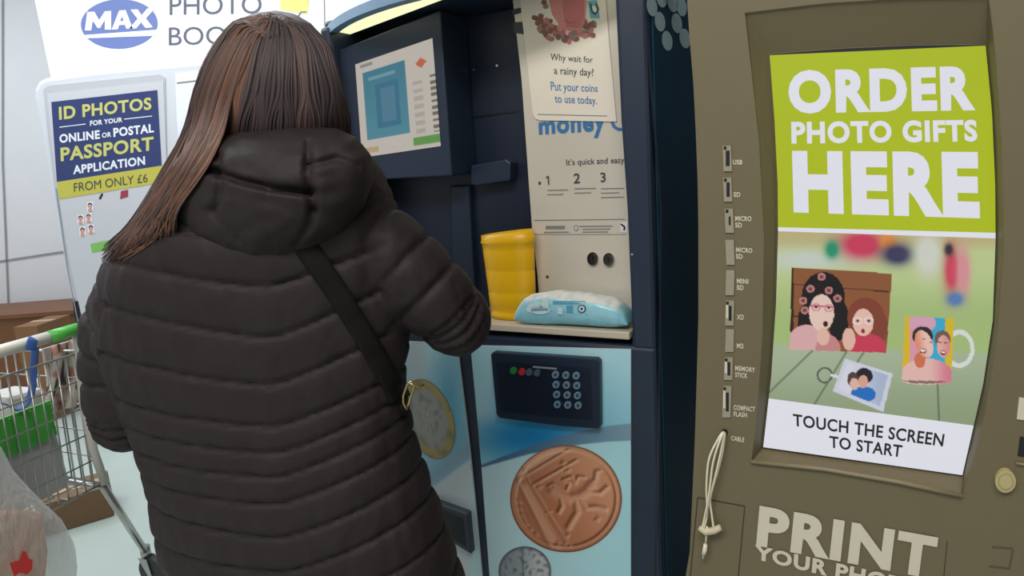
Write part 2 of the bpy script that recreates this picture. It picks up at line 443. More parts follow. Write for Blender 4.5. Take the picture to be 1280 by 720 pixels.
for nm, L_, R_ in (('door', [(588, 432), (600, 560), (613, 735)], [(788.5, 437), (788.5, 590), (788.5, 740)]), ('door', [(455, 424), (470, 560), (485, 735)], [(571, 430), (588, 570), (604, 738)])):
    mb = MB()
    def dp(u, v, off=.006):
        a = along(L_, v); b = along(R_, v); return (lerp(a[0], b[0], u), lerp(a[1], b[1], u))
    out = [dp(0, i / 6) for i in range(7)] + [dp(1, 1 - i / 6) for i in range(7)]
    mb.pprism(PC, out, .006, .006, m_white)
    mb.grid(lambda u, v: PC.P(*dp(u, v), .0066), 130, 240, m_print, lambda u, v: doorink(*dp(u, v)))
    # plain lower part of the door down to the plinth
    pa, pb = PC.uz(*dp(0, 1), .006), PC.uz(*dp(1, 1), .006)
    mb.lprism(PC, [pa, pb, (pb[0], .1), (pa[0], .1)], .006, .006, mat('door_pale', rgb(176, 210, 218), .35))
    if L_[0][0] > 500:
        d1 = mb
        # copper coin
        strokes = [([(692, 613), (700, 618), (712, 623), (724, 621), (735, 614)], 6.5, 1.0), ([(735, 612), (740, 606)], 6, 1.0), ([(737, 606), (744, 600), (746, 590)], 2.8, .9), ([(738, 615), (750, 617), (759, 609)], 2.8, .9), ([(745, 590), (750, 588)], 2, .8),
                   ([(726, 626), (734, 635), (746, 634), (757, 637)], 3.2, .9), ([(720, 626), (722, 640), (713, 655), (711, 659)], 4, .95), ([(700, 618), (703, 632), (699, 640)], 3, .9), ([(690, 614), (686, 608), (692, 605), (702, 612), (708, 614), (712, 604), (704, 600), (714, 596), (719, 604), (723, 596), (731, 597)], 2.3, .7),
                   ([(647, 600), (711, 562)], 1.8, .6), ([(665, 607), (721, 575)], 1.8, .7), ([(647, 600), (668, 642), (690, 687)], 2.2, .6), ([(665, 607), (690, 648), (712, 682)], 2.2, .6), ([(655, 588), (664, 607)], 1.6, .4)]
        rnd_ = random.Random(5)
        for cx_, cy_ in ((704, 579), (710, 588), (674, 609), (686, 640), (747, 649), (708, 670), (705, 680), (698, 680)): strokes.append(([(cx_ - 2.5, cy_ + 1), (cx_ + 2.5, cy_ - 1)], 1.8, .6)); strokes.append(([(cx_, cy_ - 2.5), (cx_ + .5, cy_ + 2.5)], 1.6, .5))
        for k_ in range(6): aa = 2.25 + k_ * .17; strokes.append(([(707 + 58 * math.cos(aa) - 1.5, 624 + 56 * math.sin(aa) - 2), (707 + 58 * math.cos(aa) + 1.5, 624 + 56 * math.sin(aa) + 2)], 1.7, .6))
        def hgt(x, y):
            h = 0
            for l, w, k_ in strokes:
                d_ = segd(x, y, l)
                if d_ < w * 2.2: h = max(h, k_ * math.exp(-(d_ / w) ** 2.6))
            r = math.hypot((x - 707) / 69, (y - 623) / 66); return h + .8 * sstep(.87, .92, r)
        def cop(x, y):
            r = math.hypot((x - 707) / 69, (y - 623) / 66)
            c = mixc((176, 112, 80), (208, 148, 114), sstep(-50, 60, (x - 707) * .8 - (y - 623) * .5))
            c = mixc(c, (226, 176, 140), .8 * sstep(0, 3, -((y - 600) + (x - 647) * .59)))
            c = mixc(c, (214, 164, 132), .75 * math.exp(-(segd(x, y, [(658, 610), (676, 645), (698, 686)]) / 6) ** 2))
            e = (hgt(x + 1.1, y + .9) - hgt(x - 1.1, y - .9)); g_ = hgt(x, y)
            c = mixc(c, (226, 178, 148), .35 * min(g_, 1)); c = mixc(c, (96, 52, 34), max(0, e) * 1.15); c = mixc(c, (244, 206, 178), max(0, -e) * .8)
            return mixc(c, (122, 74, 52), .8 * sstep(.96, 1, r))
        mb.grid(lambda u, v: PC.P(707.5 + 70 * v * math.cos(u * 2 * math.pi + .0), 623.5 + 67 * v * math.sin(u * 2 * math.pi), .0073), 120, 44, m_print, lambda u, v: cop(707.5 + 70 * v * math.cos(u * 2 * math.pi), 623.5 + 67 * v * math.sin(u * 2 * math.pi)))
        def sil(x, y):
            r = math.hypot((x - 656) / 33, (y - 714) / 31); c = mixc((150, 158, 164), (196, 200, 202), sstep(640, 676, x))
            c = mixc(c, (78, 82, 88), .8 * sstep(.85, .98, r)); nn = noise.noise(Vector((x * .2, y * .2, 0)))
            c = mixc(c, (90, 94, 98), max(0, nn) * 1.3); c = mixc(c, (84, 88, 92), .7 * math.exp(-(segd(x, y, [(652, 682), (656, 744)]) / 1.2) ** 2)); return c
        mb.grid(lambda u, v: PC.P(656 + 33 * v * math.cos(u * 2 * math.pi), 714 + 31 * v * math.sin(u * 2 * math.pi), .0073), 60, 20, m_print, lambda u, v: sil(656 + 33 * v * math.cos(u * 2 * math.pi), 714 + 31 * v * math.sin(u * 2 * math.pi)))
        dr = tag(mb.build(nm, coin), 'wide door printed with copper coin')
    else:
        def eur(u, v):
            c = mixc((176, 172, 160), (158, 158, 156), v)
            if v > .72: c = (178, 158, 100)
            if v > .96: c = (130, 112, 70)
            nn = noise.noise(Vector((u * 14, v * 5, 1))); return mixc(c, (110, 104, 84), max(0, nn) * .9)
        def ep(u, v):
            w = u * 2 * math.pi; x, y = 30 * v * math.cos(w), 52 * v * math.sin(w); r_ = -.33
            return (536 + x * math.cos(r_) - y * math.sin(r_), 524 + x * math.sin(r_) + y * math.cos(r_))
        mb.grid(lambda u, v: PC.P(*ep(u, v), .0073), 60, 24, m_print, eur)
        dl = tag(mb.build(nm, coin), 'narrow door printed with gold rimmed coin')
        mb = MB(); mb.pprism(PC, [(540, 627), (584, 643), (589, 693), (548, 668)], .03, .024, mat('tray_grey', rgb(60, 66, 76), .4))
        mb.ppoly(PC, [(545, 634), (579, 648), (583, 684), (550, 664)], .0305, m_black)
        tag(mb.build('coin_return_tray', dl, bevel=.003), 'dark coin return tray')
# keypad
kp = MB(); kp.pprism(PC, [(613, 443), (616, 440.5), (745, 449), (749, 452), (750, 534), (747, 536.5), (700, 533), (624, 523), (620, 518)], .028, .022, m_navyd)
kp.ppoly(PC, [(620, 452), (738, 460), (740, 526), (626, 514)], .0285, mat('keypad_face', rgb(16, 26, 44), .35))
kp.text(PC, 'TouchStar Pad', [(665, 458.5), (697, 460.5), (697, 463.5), (665, 461.5)], .029, m_inkg, .01) if False else kp.line(PC, [(666, 458.5), (696, 461)], 2.4, .029, m_inkg)
kp.text(PC, 'abc', [(630, 511.5), (636, 512), (636, 514.5), (630, 514)], .029, m_inkg) if False else None
ko = tag(kp.build('keypad', coin, bevel=.003), 'navy keypad box')
for r in range(4):
    for c_ in range(3):
        mb = MB(); x, y = 694 + 13 * c_ + .8 * r, 468.6 + 12.4 * r + .6 * c_
        mb.disc(PC, x, y, 4.3, 4.5, .033, .004, m_key, 18); mb.disc(PC, x, y, 2.2, 2.4, .0338, .0008, m_ink, 12); mb.build('key', ko)
for x, y, nm, c_ in ((641.5, 463.5, 'green_key', (40, 120, 60)), (652, 465, 'red_key', (170, 40, 44)), (661, 465.6, 'grey_key', (64, 84, 92)), (671, 466.4, 'grey_key', (64, 84, 92))):
    mb = MB(); mb.disc(PC, x, y, 4.2, 4.4, .0335, .0045, mat(nm, rgb(*c_), .35), 18); mb.build(nm, ko)

# poster on the instruction panel
m_paper = mat('poster_paper', rgb(240, 230, 216), .4, var=.02)
po = MB(); OP = OFFM + .004
po.pprism(PC, [(649.5, -5), (650, 0), (659, 80), (666, 142), (669, 148.5), (675, 150.5), (770.5, 152), (762, 60), (757, 0), (756.5, -5)], OP, .0025, m_paper)
O1 = OP + .0005
m_pink = mat('pig_pink', rgb(214, 140, 138), .5); m_pinkd = mat('pig_rose', rgb(200, 116, 118), .5); m_cop = mat('coin_copper_print', rgb(140, 92, 80), .5, var=.3, vscale=90)
m_sil = mat('coin_grey_print', rgb(140, 132, 126), .5, var=.25, vscale=90)
rnd = random.Random(3); k = 0
for i in range(70):
    a = rnd.uniform(.05, 3.1); rr = rnd.uniform(.55, 1); x, y = 708 + 37 * rr * math.cos(a), 24 + 30 * rr * math.sin(a)
    k += 1; po.ell(PC, x, y, 4.2, 3.2, O1 + k * .00001, rnd.choice([m_cop, m_cop, m_sil, m_pinkd]), 12, rnd.uniform(0, 3))
for x, y in ((680, 3), (682, 8), (672, 24), (676, 20), (739, 30), (741, 44), (668, 22), (672, 29)):
    po.ell(PC, x, y, 3.6, 3.2, O1 + .001, rnd.choice([m_sil, m_cop]), 12)
po.ppoly(PC, [(685.8, -4.5), (686, 0), (690, 18), (697, 28), (701, 36), (715, 39), (726, 37), (731, 25), (733, 5), (732.5, -4.5)], O1 + .0012, m_pink)
po.ppoly(PC, [(703, -4.5), (704, 15), (708, 34), (724, 35), (730, 20), (730, -4.5)], O1 + .0015, m_pinkd)
po.ell(PC, 700, 35, 4, 4.5, O1 + .0014, m_pink, 14); po.ell(PC, 724, 37, 4, 4, O1 + .0014, m_pink, 14)
po.line(PC, [(705, 25), (712, 29), (721, 27)], 1, O1 + .0018, mat('pig_line', rgb(168, 92, 96), .5))
po.ppoly(PC, [(734, 1), (746, 0), (750, 23), (738, 23)], O1, mat('stamp_blue', rgb(108, 178, 194), .5))
po.line(PC, [(738, 4), (740, 15), (744, 18), (748, 12), (745, 4)], 2.2, O1 + .0003, m_ink)
po.ell(PC, 743, 11, 2.4, 4.5, O1 + .0005, m_white, 14, -.4)
po.text(PC, 'Why wait for', [(688, 66.5), (741, 71), (741, 81), (688, 78)], O1, m_ink, .008)
po.text(PC, 'a rainy day?', [(692, 83), (742, 86), (742, 98), (693, 95.5)], O1, m_ink, .008)
po.text(PC, 'Put your coins', [(688, 102), (747, 106), (747, 118), (689, 116.5)], O1, m_inkb, .008)
po.text(PC, 'to use today.', [(693, 118), (746, 121), (746.5, 133.5), (694, 131.5)], O1, m_inkb, .008)
po.line(PC, [(672, 143), (759, 145)], 1, O1, m_inkg)
tag(po.build('poster', None, PC.P(700, 150, OP)), 'paper poster of pink piggy bank asking why wait for a rainy day', 'poster')

# yellow tub on the shelf
m_yel = mat('yellow_plastic', rgb(238, 184, 16), .35, var=.04, bump=.01)
tb = MB(); OT = -.060
cxu = PC.uz(641, 385, OT)[0]; zt0 = zS + .001
hw_t = (PC.uz(670, 340, OT)[0] - PC.uz(608, 340, OT)[0]) / 2
prof = [(0, .9), (.0, .97), (.06, .99), (.07, .94), (.12, .94), (.13, .985), (.3, .985), (.31, .965), (.325, .985), (.56, .99), (.57, .97), (.585, .99), (.80, 1.0), (.81, .98), (.83, 1.0), (.87, 1.0), (.88, 1.04), (.93, 1.04), (.94, 1.0), (1.0, .99), (1.0, .95), (.9, .94), (.05, .93), (.04, .0)]
N = 40; V = []; Ht = PC.uz(640, 290, OT)[1] - zt0
lean = (PC.uz(606, 300, OT)[0] + PC.uz(668, 300, OT)[0]) / 2 - (PC.uz(623, 388, OT)[0] + PC.uz(673, 385, OT)[0]) / 2
for h, r in prof:
    for k in range(N):
        w = 2 * math.pi * k / N; x, y = hw_t * r * math.cos(w), .036 * r * math.sin(w)
        x = math.copysign(abs(math.cos(w)) ** .8, math.cos(w)) * hw_t * r
        x *= .9 + .12 * h; y *= .92 + .1 * h
        V.append(PC.L(cxu + x + (h - .5) * lean * .25, zt0 + h * Ht + (.007 * (x / hw_t) if h > .9 else 0), OT + y))
tb.add(V, [[j * N + k, j * N + (k + 1) % N, (j + 1) * N + (k + 1) % N, (j + 1) * N + k] for j in range(len(prof) - 1) for k in range(N)] + [list(range(N))], m_yel, True)
tag(tb.build('tub', None, PC.L(cxu, zt0, OT)), 'open yellow plastic tub standing on the cream shelf', 'tub')

# wipes pack on the shelf
def inflate(mb, outline, front, mid, back, m, rings=10, n=64, fb=1.0, disp=None):
    """A pillow: outline (px) rounds from its rim to `front` and `back`, through mid(px,py)->3D with offset function."""
    cx = sum(p[0] for p in outline) / len(outline); cy = sum(p[1] for p in outline) / len(outline)
    poly = outline + [outline[0]]
    rim = [along(poly, i / n) for i in range(n)]
    def ringv(s, sgn):
        return [(cx + (x - cx) * s, cy + (y - cy) * s) for x, y in rim]
    V = []; rows = []
    for j in range(1, rings + 1): rows.append((math.sin(j / rings * math.pi / 2), math.cos(j / rings * math.pi / 2)))
    P = [mid(cx, cy, front)]
    for s_, h in rows: P += [mid(x, y, front * h + (disp(x, y) * h ** .5 if disp else 0)) for x, y in ringv(s_, 1)]
    nb = len(P)
    P[0] = mid(cx, cy, front + (disp(cx, cy) if disp else 0))
    for s_, h in rows[:-1][::-1]: P += [mid(x, y, -back * h) for x, y in ringv(s_, -1)]
    P.append(mid(cx, cy, -back)); R = (nb - 1) // n + rings - 1
    F = [[0, 1 + k, 1 + (k + 1) % n] for k in range(n)]
    for j in range(R - 1): F += [[1 + j * n + k, 1 + (j + 1) * n + k, 1 + (j + 1) * n + (k + 1) % n, 1 + j * n + (k + 1) % n] for k in range(n)]
    F += [[1 + (R - 1) * n + k, len(P) - 1, 1 + (R - 1) * n + (k + 1) % n] for k in range(n)]
    mb.add(P, F, m, True)
m_film = attr_mat('wipes_film', rough=.22)
wp = MB()
# a flow pack lying on the shelf: u along, o across, pillow in z
uA, uB = PC.uz(643, 390, 0)[0], PC.uz(784, 392, 0)[0]
oA, oB = -.07, .008; NU, NV = 60, 40
def wprof(u): return (1 - abs(2 * u - 1) ** 5) ** .6
def wsurf(u, v):
    w = v * 2 * math.pi; e = wprof(u); nn = noise.noise(Vector((u * 9, math.cos(w) * 2, math.sin(w) * 2))) * .004 * e + noise.noise(Vector((u * 26, v * 9, 8))) * .0022 * e
    oa = lerp(-.018, oA, sstep(.06, .5, u)); oc = (oa + oB) / 2; hh = .035 * e * (1 + .12 * math.sin(u * 5)) + .0015; wd = (oB - oa) / 2 * (.86 + .14 * e)
    up_ = math.sin(w); z = zS + .001 + hh * (1 + math.copysign(abs(up_) ** .75, up_)) + .012 * (1 - e) + (nn if up_ > -.5 else 0)
    z += .012 * u * (1 if up_ > 0 else 0) * e
    return PC.L(lerp(uA, uB, u), max(z, zS + .0008), oc + wd * math.copysign(abs(math.cos(w)) ** .8, math.cos(w)) + nn * .5)
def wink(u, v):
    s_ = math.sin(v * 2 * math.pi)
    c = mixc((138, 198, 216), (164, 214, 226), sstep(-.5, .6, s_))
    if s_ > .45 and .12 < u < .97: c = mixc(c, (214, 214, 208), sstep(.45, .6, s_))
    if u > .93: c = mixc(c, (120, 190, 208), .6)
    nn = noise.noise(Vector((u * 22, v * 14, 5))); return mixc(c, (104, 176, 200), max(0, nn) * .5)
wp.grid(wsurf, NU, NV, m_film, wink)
n0 = len(wp.sm); wp.sm = [True] * n0
OW = oB + .0022
def wtext(px, w): pass
m_cloud = mat('cloud_white', rgb(205, 226, 230), .4); m_wblue = mat('pack_blue', rgb(84, 160, 196), .4); m_wnavy = mat('pack_navy', rgb(50, 70, 100), .4)
for x, y, rx, ry in ((671, 383, 6, 5), (680, 381, 6, 6), (664, 386, 6, 5), (675, 388, 12, 5)): wp.disc(PC, x, y, rx, ry, OW, .003, m_cloud, 18)
wp.text(PC, 'pampers', [(664, 385), (686, 385), (686, 390), (664, 390)], OW + .0004, m_wblue, .01) if False else wp.line(PC, [(665, 387.5), (685, 387)], 2.2, OW + .0006, m_wblue)
wp.line(PC, [(691, 377), (732, 377)], 1.3, OW, m_wblue); wp.line(PC, [(691, 379.5), (726, 379.5)], 1, OW, m_wblue)
wp.ppoly(PC, [(708, 382), (716, 382), (716, 391), (708, 391)], OW, m_wblue); wp.ppoly(PC, [(697, 384), (703, 384), (703, 393), (697, 393)], OW, m_dot)
wp.disc(PC, 727, 386, 5, 5, OW, .002, m_wnavy, 20); wp.ell(PC, 727, 386, 3.8, 3.8, OW + .0004, m_cloud, 18); wp.ell(PC, 727, 386, 1.6, 1.9, OW + .0007, m_wnavy, 12)
tag(wp.build('wipes_pack', None, PC.L((uA + uB) / 2, zS, -.04)), 'pale blue soft pack of wipes lying on the cream shelf', 'wipes pack')

# ================================================================== PHOTO KIOSK
m_olive = mat('kiosk_olive_grey', rgb(106, 96, 70), .55, bump=.015, bscale=220, var=.04)
m_oliveL = mat('kiosk_lip', rgb(128, 116, 88), .5)
m_kcream = mat('kiosk_cream', rgb(205, 198, 178), .5)
m_kslot = mat('slot_grey', rgb(150, 142, 124), .45)
m_groove = mat('groove_dark', rgb(52, 46, 34), .7)
uKL = PK.uz(866, 360)[0]; uKR = PK.uz(1280, 360)[0] + .12; KD = .40
kbase = PK.L((uKL + uKR) / 2, 0, -KD / 2)
kiosk = thing('photo_print_kiosk', 'olive grey photo printing kiosk with tall touch screen and card slots', 'kiosk', kbase)
edge = [(856, -90), (858, 0), (868, 120), (873, 250), (873, 400), (869, 540), (862, 660)]
E_ = [PK.uz(x, y) for x, y in edge]
topz = E_[0][1]
botz = PK.uz(862, 690)[1]
E_[-1] = (PK.uz(862, 680)[0], botz)
def resample(poly, n): return [along(poly, i / n) for i in range(n)]
outer = [E_, [E_[-1], (uKR, botz)], [(uKR, botz), (uKR, topz)], [(uKR, topz), E_[0]]]
rec_px = [[(931, 16), (936, 60), (949, 180), (955, 300), (953, 420), (946, 520), (939, 579)], [(939, 579), (1030, 588), (1120, 604), (1202, 622)],
          [(1202, 622), (1224, 560), (1246, 430), (1256, 300), (1252, 170), (1244, 60), (1236, -4)], [(1236, -4), (1130, -2), (1030, 4), (931, 16)]]
scr_px = [[(962, 69), (968, 150), (972, 230), (972.5, 290), (970, 380), (964, 470), (954, 559)], [(954, 559), (1030, 570), (1120, 582), (1203, 594)],
          [(1203, 594), (1229, 480), (1241, 400), (1244.5, 300), (1244, 230), (1240, 140), (1232, 57)], [(1232, 57), (1140, 58), (1050, 62), (962, 69)]]
NN = 14; OS = -.028
ro = [PK.L(*p, 0) for s_ in outer for p in resample(s_, NN)]
rr1 = [PK.P(*p, 0) for s_ in rec_px for p in resample(s_, NN)]
rl = [PK.P(*p, -.004) for s_ in rec_px for p in resample([(lerp(x, 1095, .012), lerp(y, 310, .012)) for x, y in s_], NN)]
scr_out = [[(lerp(x, 1098, -.012), lerp(y, 325, -.008)) for x, y in s_] for s_ in scr_px]
rs_ = [PK.P(*p, OS) for s_ in scr_out for p in resample(s_, NN)]
T = 4 * NN
mb = MB()
rb = [p - PK.n * KD for p in ro]
mb.add(ro + rr1 + rl + rs_, [[j * T + i, j * T + (i + 1) % T, (j + 1) * T + (i + 1) % T, (j + 1) * T + i] for j in range(3) for i in range(T)] + [[3 * T + i for i in range(T)]], m_olive)
mb.add(ro + rb, [[i, (i + 1) % T, T + (i + 1) % T, T + i] for i in range(T)] + [[T + i for i in range(T)]], m_olive)
lowp = [PK.uz(862, 680), (PK.uz(857, 720)[0], PK.uz(857, 720)[1]), (PK.uz(850, 790)[0], 0.0)]
lowp = [(E_[-1][0], botz), lowp[1], (lowp[1][0] - .004, 0)]
mb.lprism(PK, lowp + [(uKR, 0), (uKR, botz)], 0, KD, m_olive)
body = mb.build('housing', kiosk)
# bottom lip and groove, door lines, lettering on the housing
mb = MB()
lip = [PK.P(x, y, .003) for x, y in [(939, 577), (1030, 586.5), (1120, 602), (1203, 620)]]
mb.tube(lip, .0032, m_oliveL, 8)
mb.build('screen_ledge', kiosk)
mb = MB()
mb.line(PK, [(861, 740), (872, 622), (931, 633), (921, 740)], 1.3, .0006, m_groove)
mb.build('access_door', kiosk); mb = MB(); mb.line(PK, [(1184, 676), (1178, 740)], 1, .0006, m_groove); mb.build('panel_joint', kiosk)
mb = MB()
mb.text(PK, 'PRINT', [(949.5, 632), (1173, 672), (1166, 724), (945, 682)], .002, m_kcream, .045)
tag(mb.build('lettering', kiosk), 'large cream word PRINT'); mb = MB()
mb.text(PK, 'YOUR PHOTOS', [(943.5, 681), (1172, 731), (1168, 752), (943, 699)], .002, m_kcream, .04)
tag(mb.build('lettering', kiosk), 'smaller cream words YOUR PHOTOS')
# screen
m_pic = attr_mat('kiosk_picture', emit=.80)
m_lime = mat('screen_lime', rgb(176, 192, 16), .4, emit=.86, var=.03)
m_sw = mat('screen_white', rgb(232, 232, 242), .4, emit=.86, var=.02)
m_sk = mat('screen_black', rgb(26, 26, 30), .4, emit=.8)
sc_ = MB(); O0 = OS + .002
SL, SB, SR, ST = scr_px
SLf = SL; SRf = SR[::-1]
def sp(u, v):  # picture coordinates -> photo pixels, following the screen's edges
    a, b = along(SLf, v), along(SRf, v); return (lerp(a[0], b[0], u), lerp(a[1], b[1], u))
sc_.pprism(PK, [p for s_ in scr_px for p in resample([(lerp(x, 1098, -.006), lerp(y, 325, -.004)) for x, y in s_], NN)], O0 - .0005, .0012, m_sk)
def photo(x, y):
    c = mixc((196, 212, 150), (172, 196, 128), sstep(330, 400, y))
    c = mixc(c, (196, 180, 130), .8 * sstep(315, 300, y) if False else .8 * (1 - sstep(300, 318, y)))
    c = mixc(c, (208, 216, 214), .9 * gauss(x, y, 1010, 325, 60, 14))
    for cx, cy, sx, sy, k in ((1078, 306, 26, 16, (210, 60, 96)), (1040, 312, 8, 10, (40, 150, 110)), (1110, 302, 10, 10, (236, 150, 70)), (1122, 318, 18, 12, (60, 58, 96)), (1160, 318, 16, 26, (218, 220, 210)), (1190, 338, 9, 26, (214, 70, 96)), (1204, 340, 8, 28, (226, 150, 160)), (1194, 374, 10, 8, (90, 130, 190)), (1186, 312, 5, 7, (60, 50, 60))):
        c = mixc(c, k, .95 * min(1, 1.5 * gauss(x, y, cx, cy, sx, sy)))
    tb_ = sstep(424, 434, y - (x - 960) * .05)
    tc_ = mixc((176, 190, 160), (150, 166, 130), sstep(430, 530, y)); c = mixc(c, tc_, tb_)
    for l in ([(1018, 436), (960, 492)], [(1058, 440), (1014, 512)], [(1172, 480), (1174, 530)], [(1080, 440), (1060, 470)]):
        c = mixc(c, (70, 80, 66), .7 * tb_ * math.exp(-(segd(x, y, l) / 1.0) ** 2))
    # canvas picture
    def inside(q):
        s_ = None
        for i in range(4):
            (x0, y0), (x1, y1) = q[i], q[(i + 1) % 4]; cr = (x1 - x0) * (y - y0) - (y1 - y0) * (x - x0)
            if s_ is None: s_ = cr > 0
            elif (cr > 0) != s_: return False
        return True
    def el(cx, cy, rx, ry): return ((x - cx) / rx) ** 2 + ((y - cy) / ry) ** 2 < 1
    if inside([(990, 334), (1115, 342), (1108, 441), (987, 437)]):
        c = (146, 92, 58)
        if segd(x, y, [(990, 355), (1115, 365)]) < .7 or segd(x, y, [(990, 395), (1112, 405)]) < .7: c = (84, 48, 32)
        if x < 992: c = (60, 36, 26)
        if el(1029, 372, 27, 32) or el(1014, 402, 17, 26) or el(1048, 400, 13, 26) or el(1029, 350, 12, 10): c = (34, 28, 30)
        for ax, ay in ((1027, 346), (1013, 361), (1036, 363), (1047, 373), (1004, 376), (1006, 388)):
            if el(ax, ay, 5, 4.8): c = (196, 134, 130)
            if el(ax, ay, 2.6, 2.4): c = (120, 70, 70)
        if el(1082, 396, 23, 24) or el(1096, 408, 14, 22): c = (136, 70, 52)
        if el(1008, 434, 25, 28) and y > 402: c = (226, 178, 178)
        if el(1035, 440, 16, 22): c = (206, 140, 140)
        if el(1027, 391, 15.5, 23): c = (240, 208, 194)
        if el(1029, 421, 8, 11): c = (234, 190, 172)
        if abs(y - 383 - .06 * (x - 1027)) < 1.1 and abs(x - 1028) < 15: c = (196, 110, 130)
        if el(1020, 384, 5.5, 5) and not el(1020, 384, 4, 3.6): c = (210, 130, 150)
        if el(1036, 385, 5.5, 5) and not el(1036, 385, 4, 3.6): c = (210, 130, 150)
        if el(1020, 384, 2, 1.4) or el(1036, 385, 2, 1.4): c = (60, 40, 40)
        if el(1032, 405, 3, 3.6): c = (70, 20, 24)
        if el(1084, 434, 23, 17): c = (206, 66, 90)
        if el(1079, 403, 13, 17): c = (240, 196, 178)
        if el(1061, 424, 8, 14): c = (236, 190, 172)
        for ax in (1072, 1086):
            if el(ax, 401, 6, 5) and not el(ax, 401, 4.4, 3.5): c = (240, 230, 232)
            if el(ax, 401, 2, 1.4): c = (60, 40, 40)
        if el(1079, 414, 2.6, 3): c = (150, 40, 50)
    # key ring
    r = math.hypot(x - 1031, y - 469)
    if abs(r - 9) < 1.1: c = (96, 96, 92)
    if segd(x, y, [(1040, 469), (1050, 472)]) < 2: c = (226, 226, 228)
    if inside([(1056, 448), (1116, 467), (1104, 515), (1041, 489)]):
        c = (214, 218, 232)
        if inside([(1060, 453), (1110, 469), (1100, 508), (1047, 486)]):
            c = mixc((226, 224, 236), (176, 190, 216), sstep(1060, 1105, x))
            if el(1080, 470, 11, 10): c = (40, 36, 44)
            if el(1066, 474, 7, 9): c = (90, 66, 70)
            if el(1079, 493, 16, 10): c = (40, 116, 200)
            if el(1079, 477, 6, 8): c = (226, 170, 150)
            if el(1068, 480, 5.5, 7.5): c = (232, 188, 170)
    # mug
    hr = math.hypot((x - 1199) / 19, (y - 436) / 24)
    if .74 < hr < 1 and x > 1190: c = (226, 230, 226)
    if inside([(1132, 395), (1192, 398), (1189, 478), (1127, 474)]) or el(1158, 476, 30, 5):
        t = (x - 1130) / 60; c = (226, 190, 40) if t < .12 or t > .86 else ((226, 160, 178) if t < .42 else (64, 178, 214))
        if el(1153, 404, 17, 11): c = (222, 168, 190)
        if el(1153, 420, 13, 12): c = (56, 42, 44)
        if el(1178, 424, 10, 11): c = (120, 92, 90)
        if y > 446 - abs(x - 1155) * .05 and el(1158, 472, 34, 24): c = mixc((236, 192, 182), (222, 130, 150), sstep(1160, 1188, x))
        if el(1150, 450, 7, 10): c = (214, 120, 84)
        u_, v_ = (x - 1155) - .22 * (y - 430), y - 430
        if (u_ / 11) ** 2 + (v_ / 17) ** 2 < 1: c = mixc((232, 150, 122), (244, 200, 186), sstep(-9, 4, u_))
        if el(1179.5, 433, 8.2, 14): c = mixc((236, 180, 166), (224, 150, 150), sstep(1174, 1186, x))
        for mx_, my_, w_ in ((1154, 439, 4.6), (1179, 441, 3.6)):
            if el(mx_, my_, w_, 3.0): c = (120, 40, 44)
            if el(mx_, my_ - .6, w_ - .9, 1.5): c = (246, 236, 234)
        for ex_, ey_ in ((1154.5, 424), (1163.5, 428), (1174.5, 428), (1182, 428.5)):
            if el(ex_, ey_, 2.1, .9): c = (70, 44, 42)
    if 473 < y < 481 and el(1158, 474, 31, 5.5) and y > 476 + (x - 1158) * .02: c = mixc(c, (90, 84, 76), .7)
    return c
def band(off, m, v0, v1, inset=0): pass
vl0, vr0 = .4365, .4365
def zone(a, b, off, m, n=16):
    """Strip of the screen between two left/right shares a=(left, right), b=(left, right)."""
    L_ = [along(SLf, lerp(a[0], b[0], i / n)) for i in range(n + 1)]; R_ = [along(SRf, lerp(a[1], b[1], i / n)) for i in range(n + 1)]
    sc_.ppoly(PK, L_ + R_[::-1], off, m)
def share(poly, y):
    lo, hi = 0, 1
    for _ in range(40):
        md = (lo + hi) / 2
        if along(poly, md)[1] < y: lo = md
        else: hi = md
    return lo
s1 = (share(SLf, 284), share(SRf, 291)); s2 = (share(SLf, 289), share(SRf, 298)); s3 = (share(SLf, 498), share(SRf, 532))
zone((0, 0), s1, O0, m_lime); zone(s1, s2, O0, m_sw); zone(s3, (1, 1), O0, m_sw)
def pp(u, v):
    a, b = along(SLf, lerp(s2[0], s3[0], v)), along(SRf, lerp(s2[1], s3[1], v)); return (lerp(a[0], b[0], u), lerp(a[1], b[1], u))
sc_.grid(lambda u, v: PK.P(*pp(u, v), O0), 230, 200, m_pic, lambda u, v: photo(*pp(u, v)))
O1 = O0 + .0006
sc_.text(PK, 'ORDER', [(985, 88), (1217.5, 81.5), (1219.5, 138.5), (986, 142.5)], O1, m_sw, .05)
sc_.text(PK, 'PHOTO GIFTS', [(989, 152), (1221, 149.5), (1222, 177), (989.5, 180)], O1, m_sw, .042)
sc_.text(PK, 'HERE', [(990, 188.5), (1223, 190), (1225, 273), (992, 265.5)], O1, m_sw, .055)
sc_.text(PK, 'TOUCH THE SCREEN', [(991, 517), (1181, 542.5), (1178.5, 558.5), (991.5, 532.5)], O1, m_sk, .022)
sc_.text(PK, 'TO START', [(1036.5, 544.5), (1128.5, 556.5), (1126.5, 572), (1037, 559.5)], O1, m_sk, .022)
tag(sc_.build('touch_screen', kiosk), 'lit tall screen with lime ORDER PHOTO GIFTS HERE')
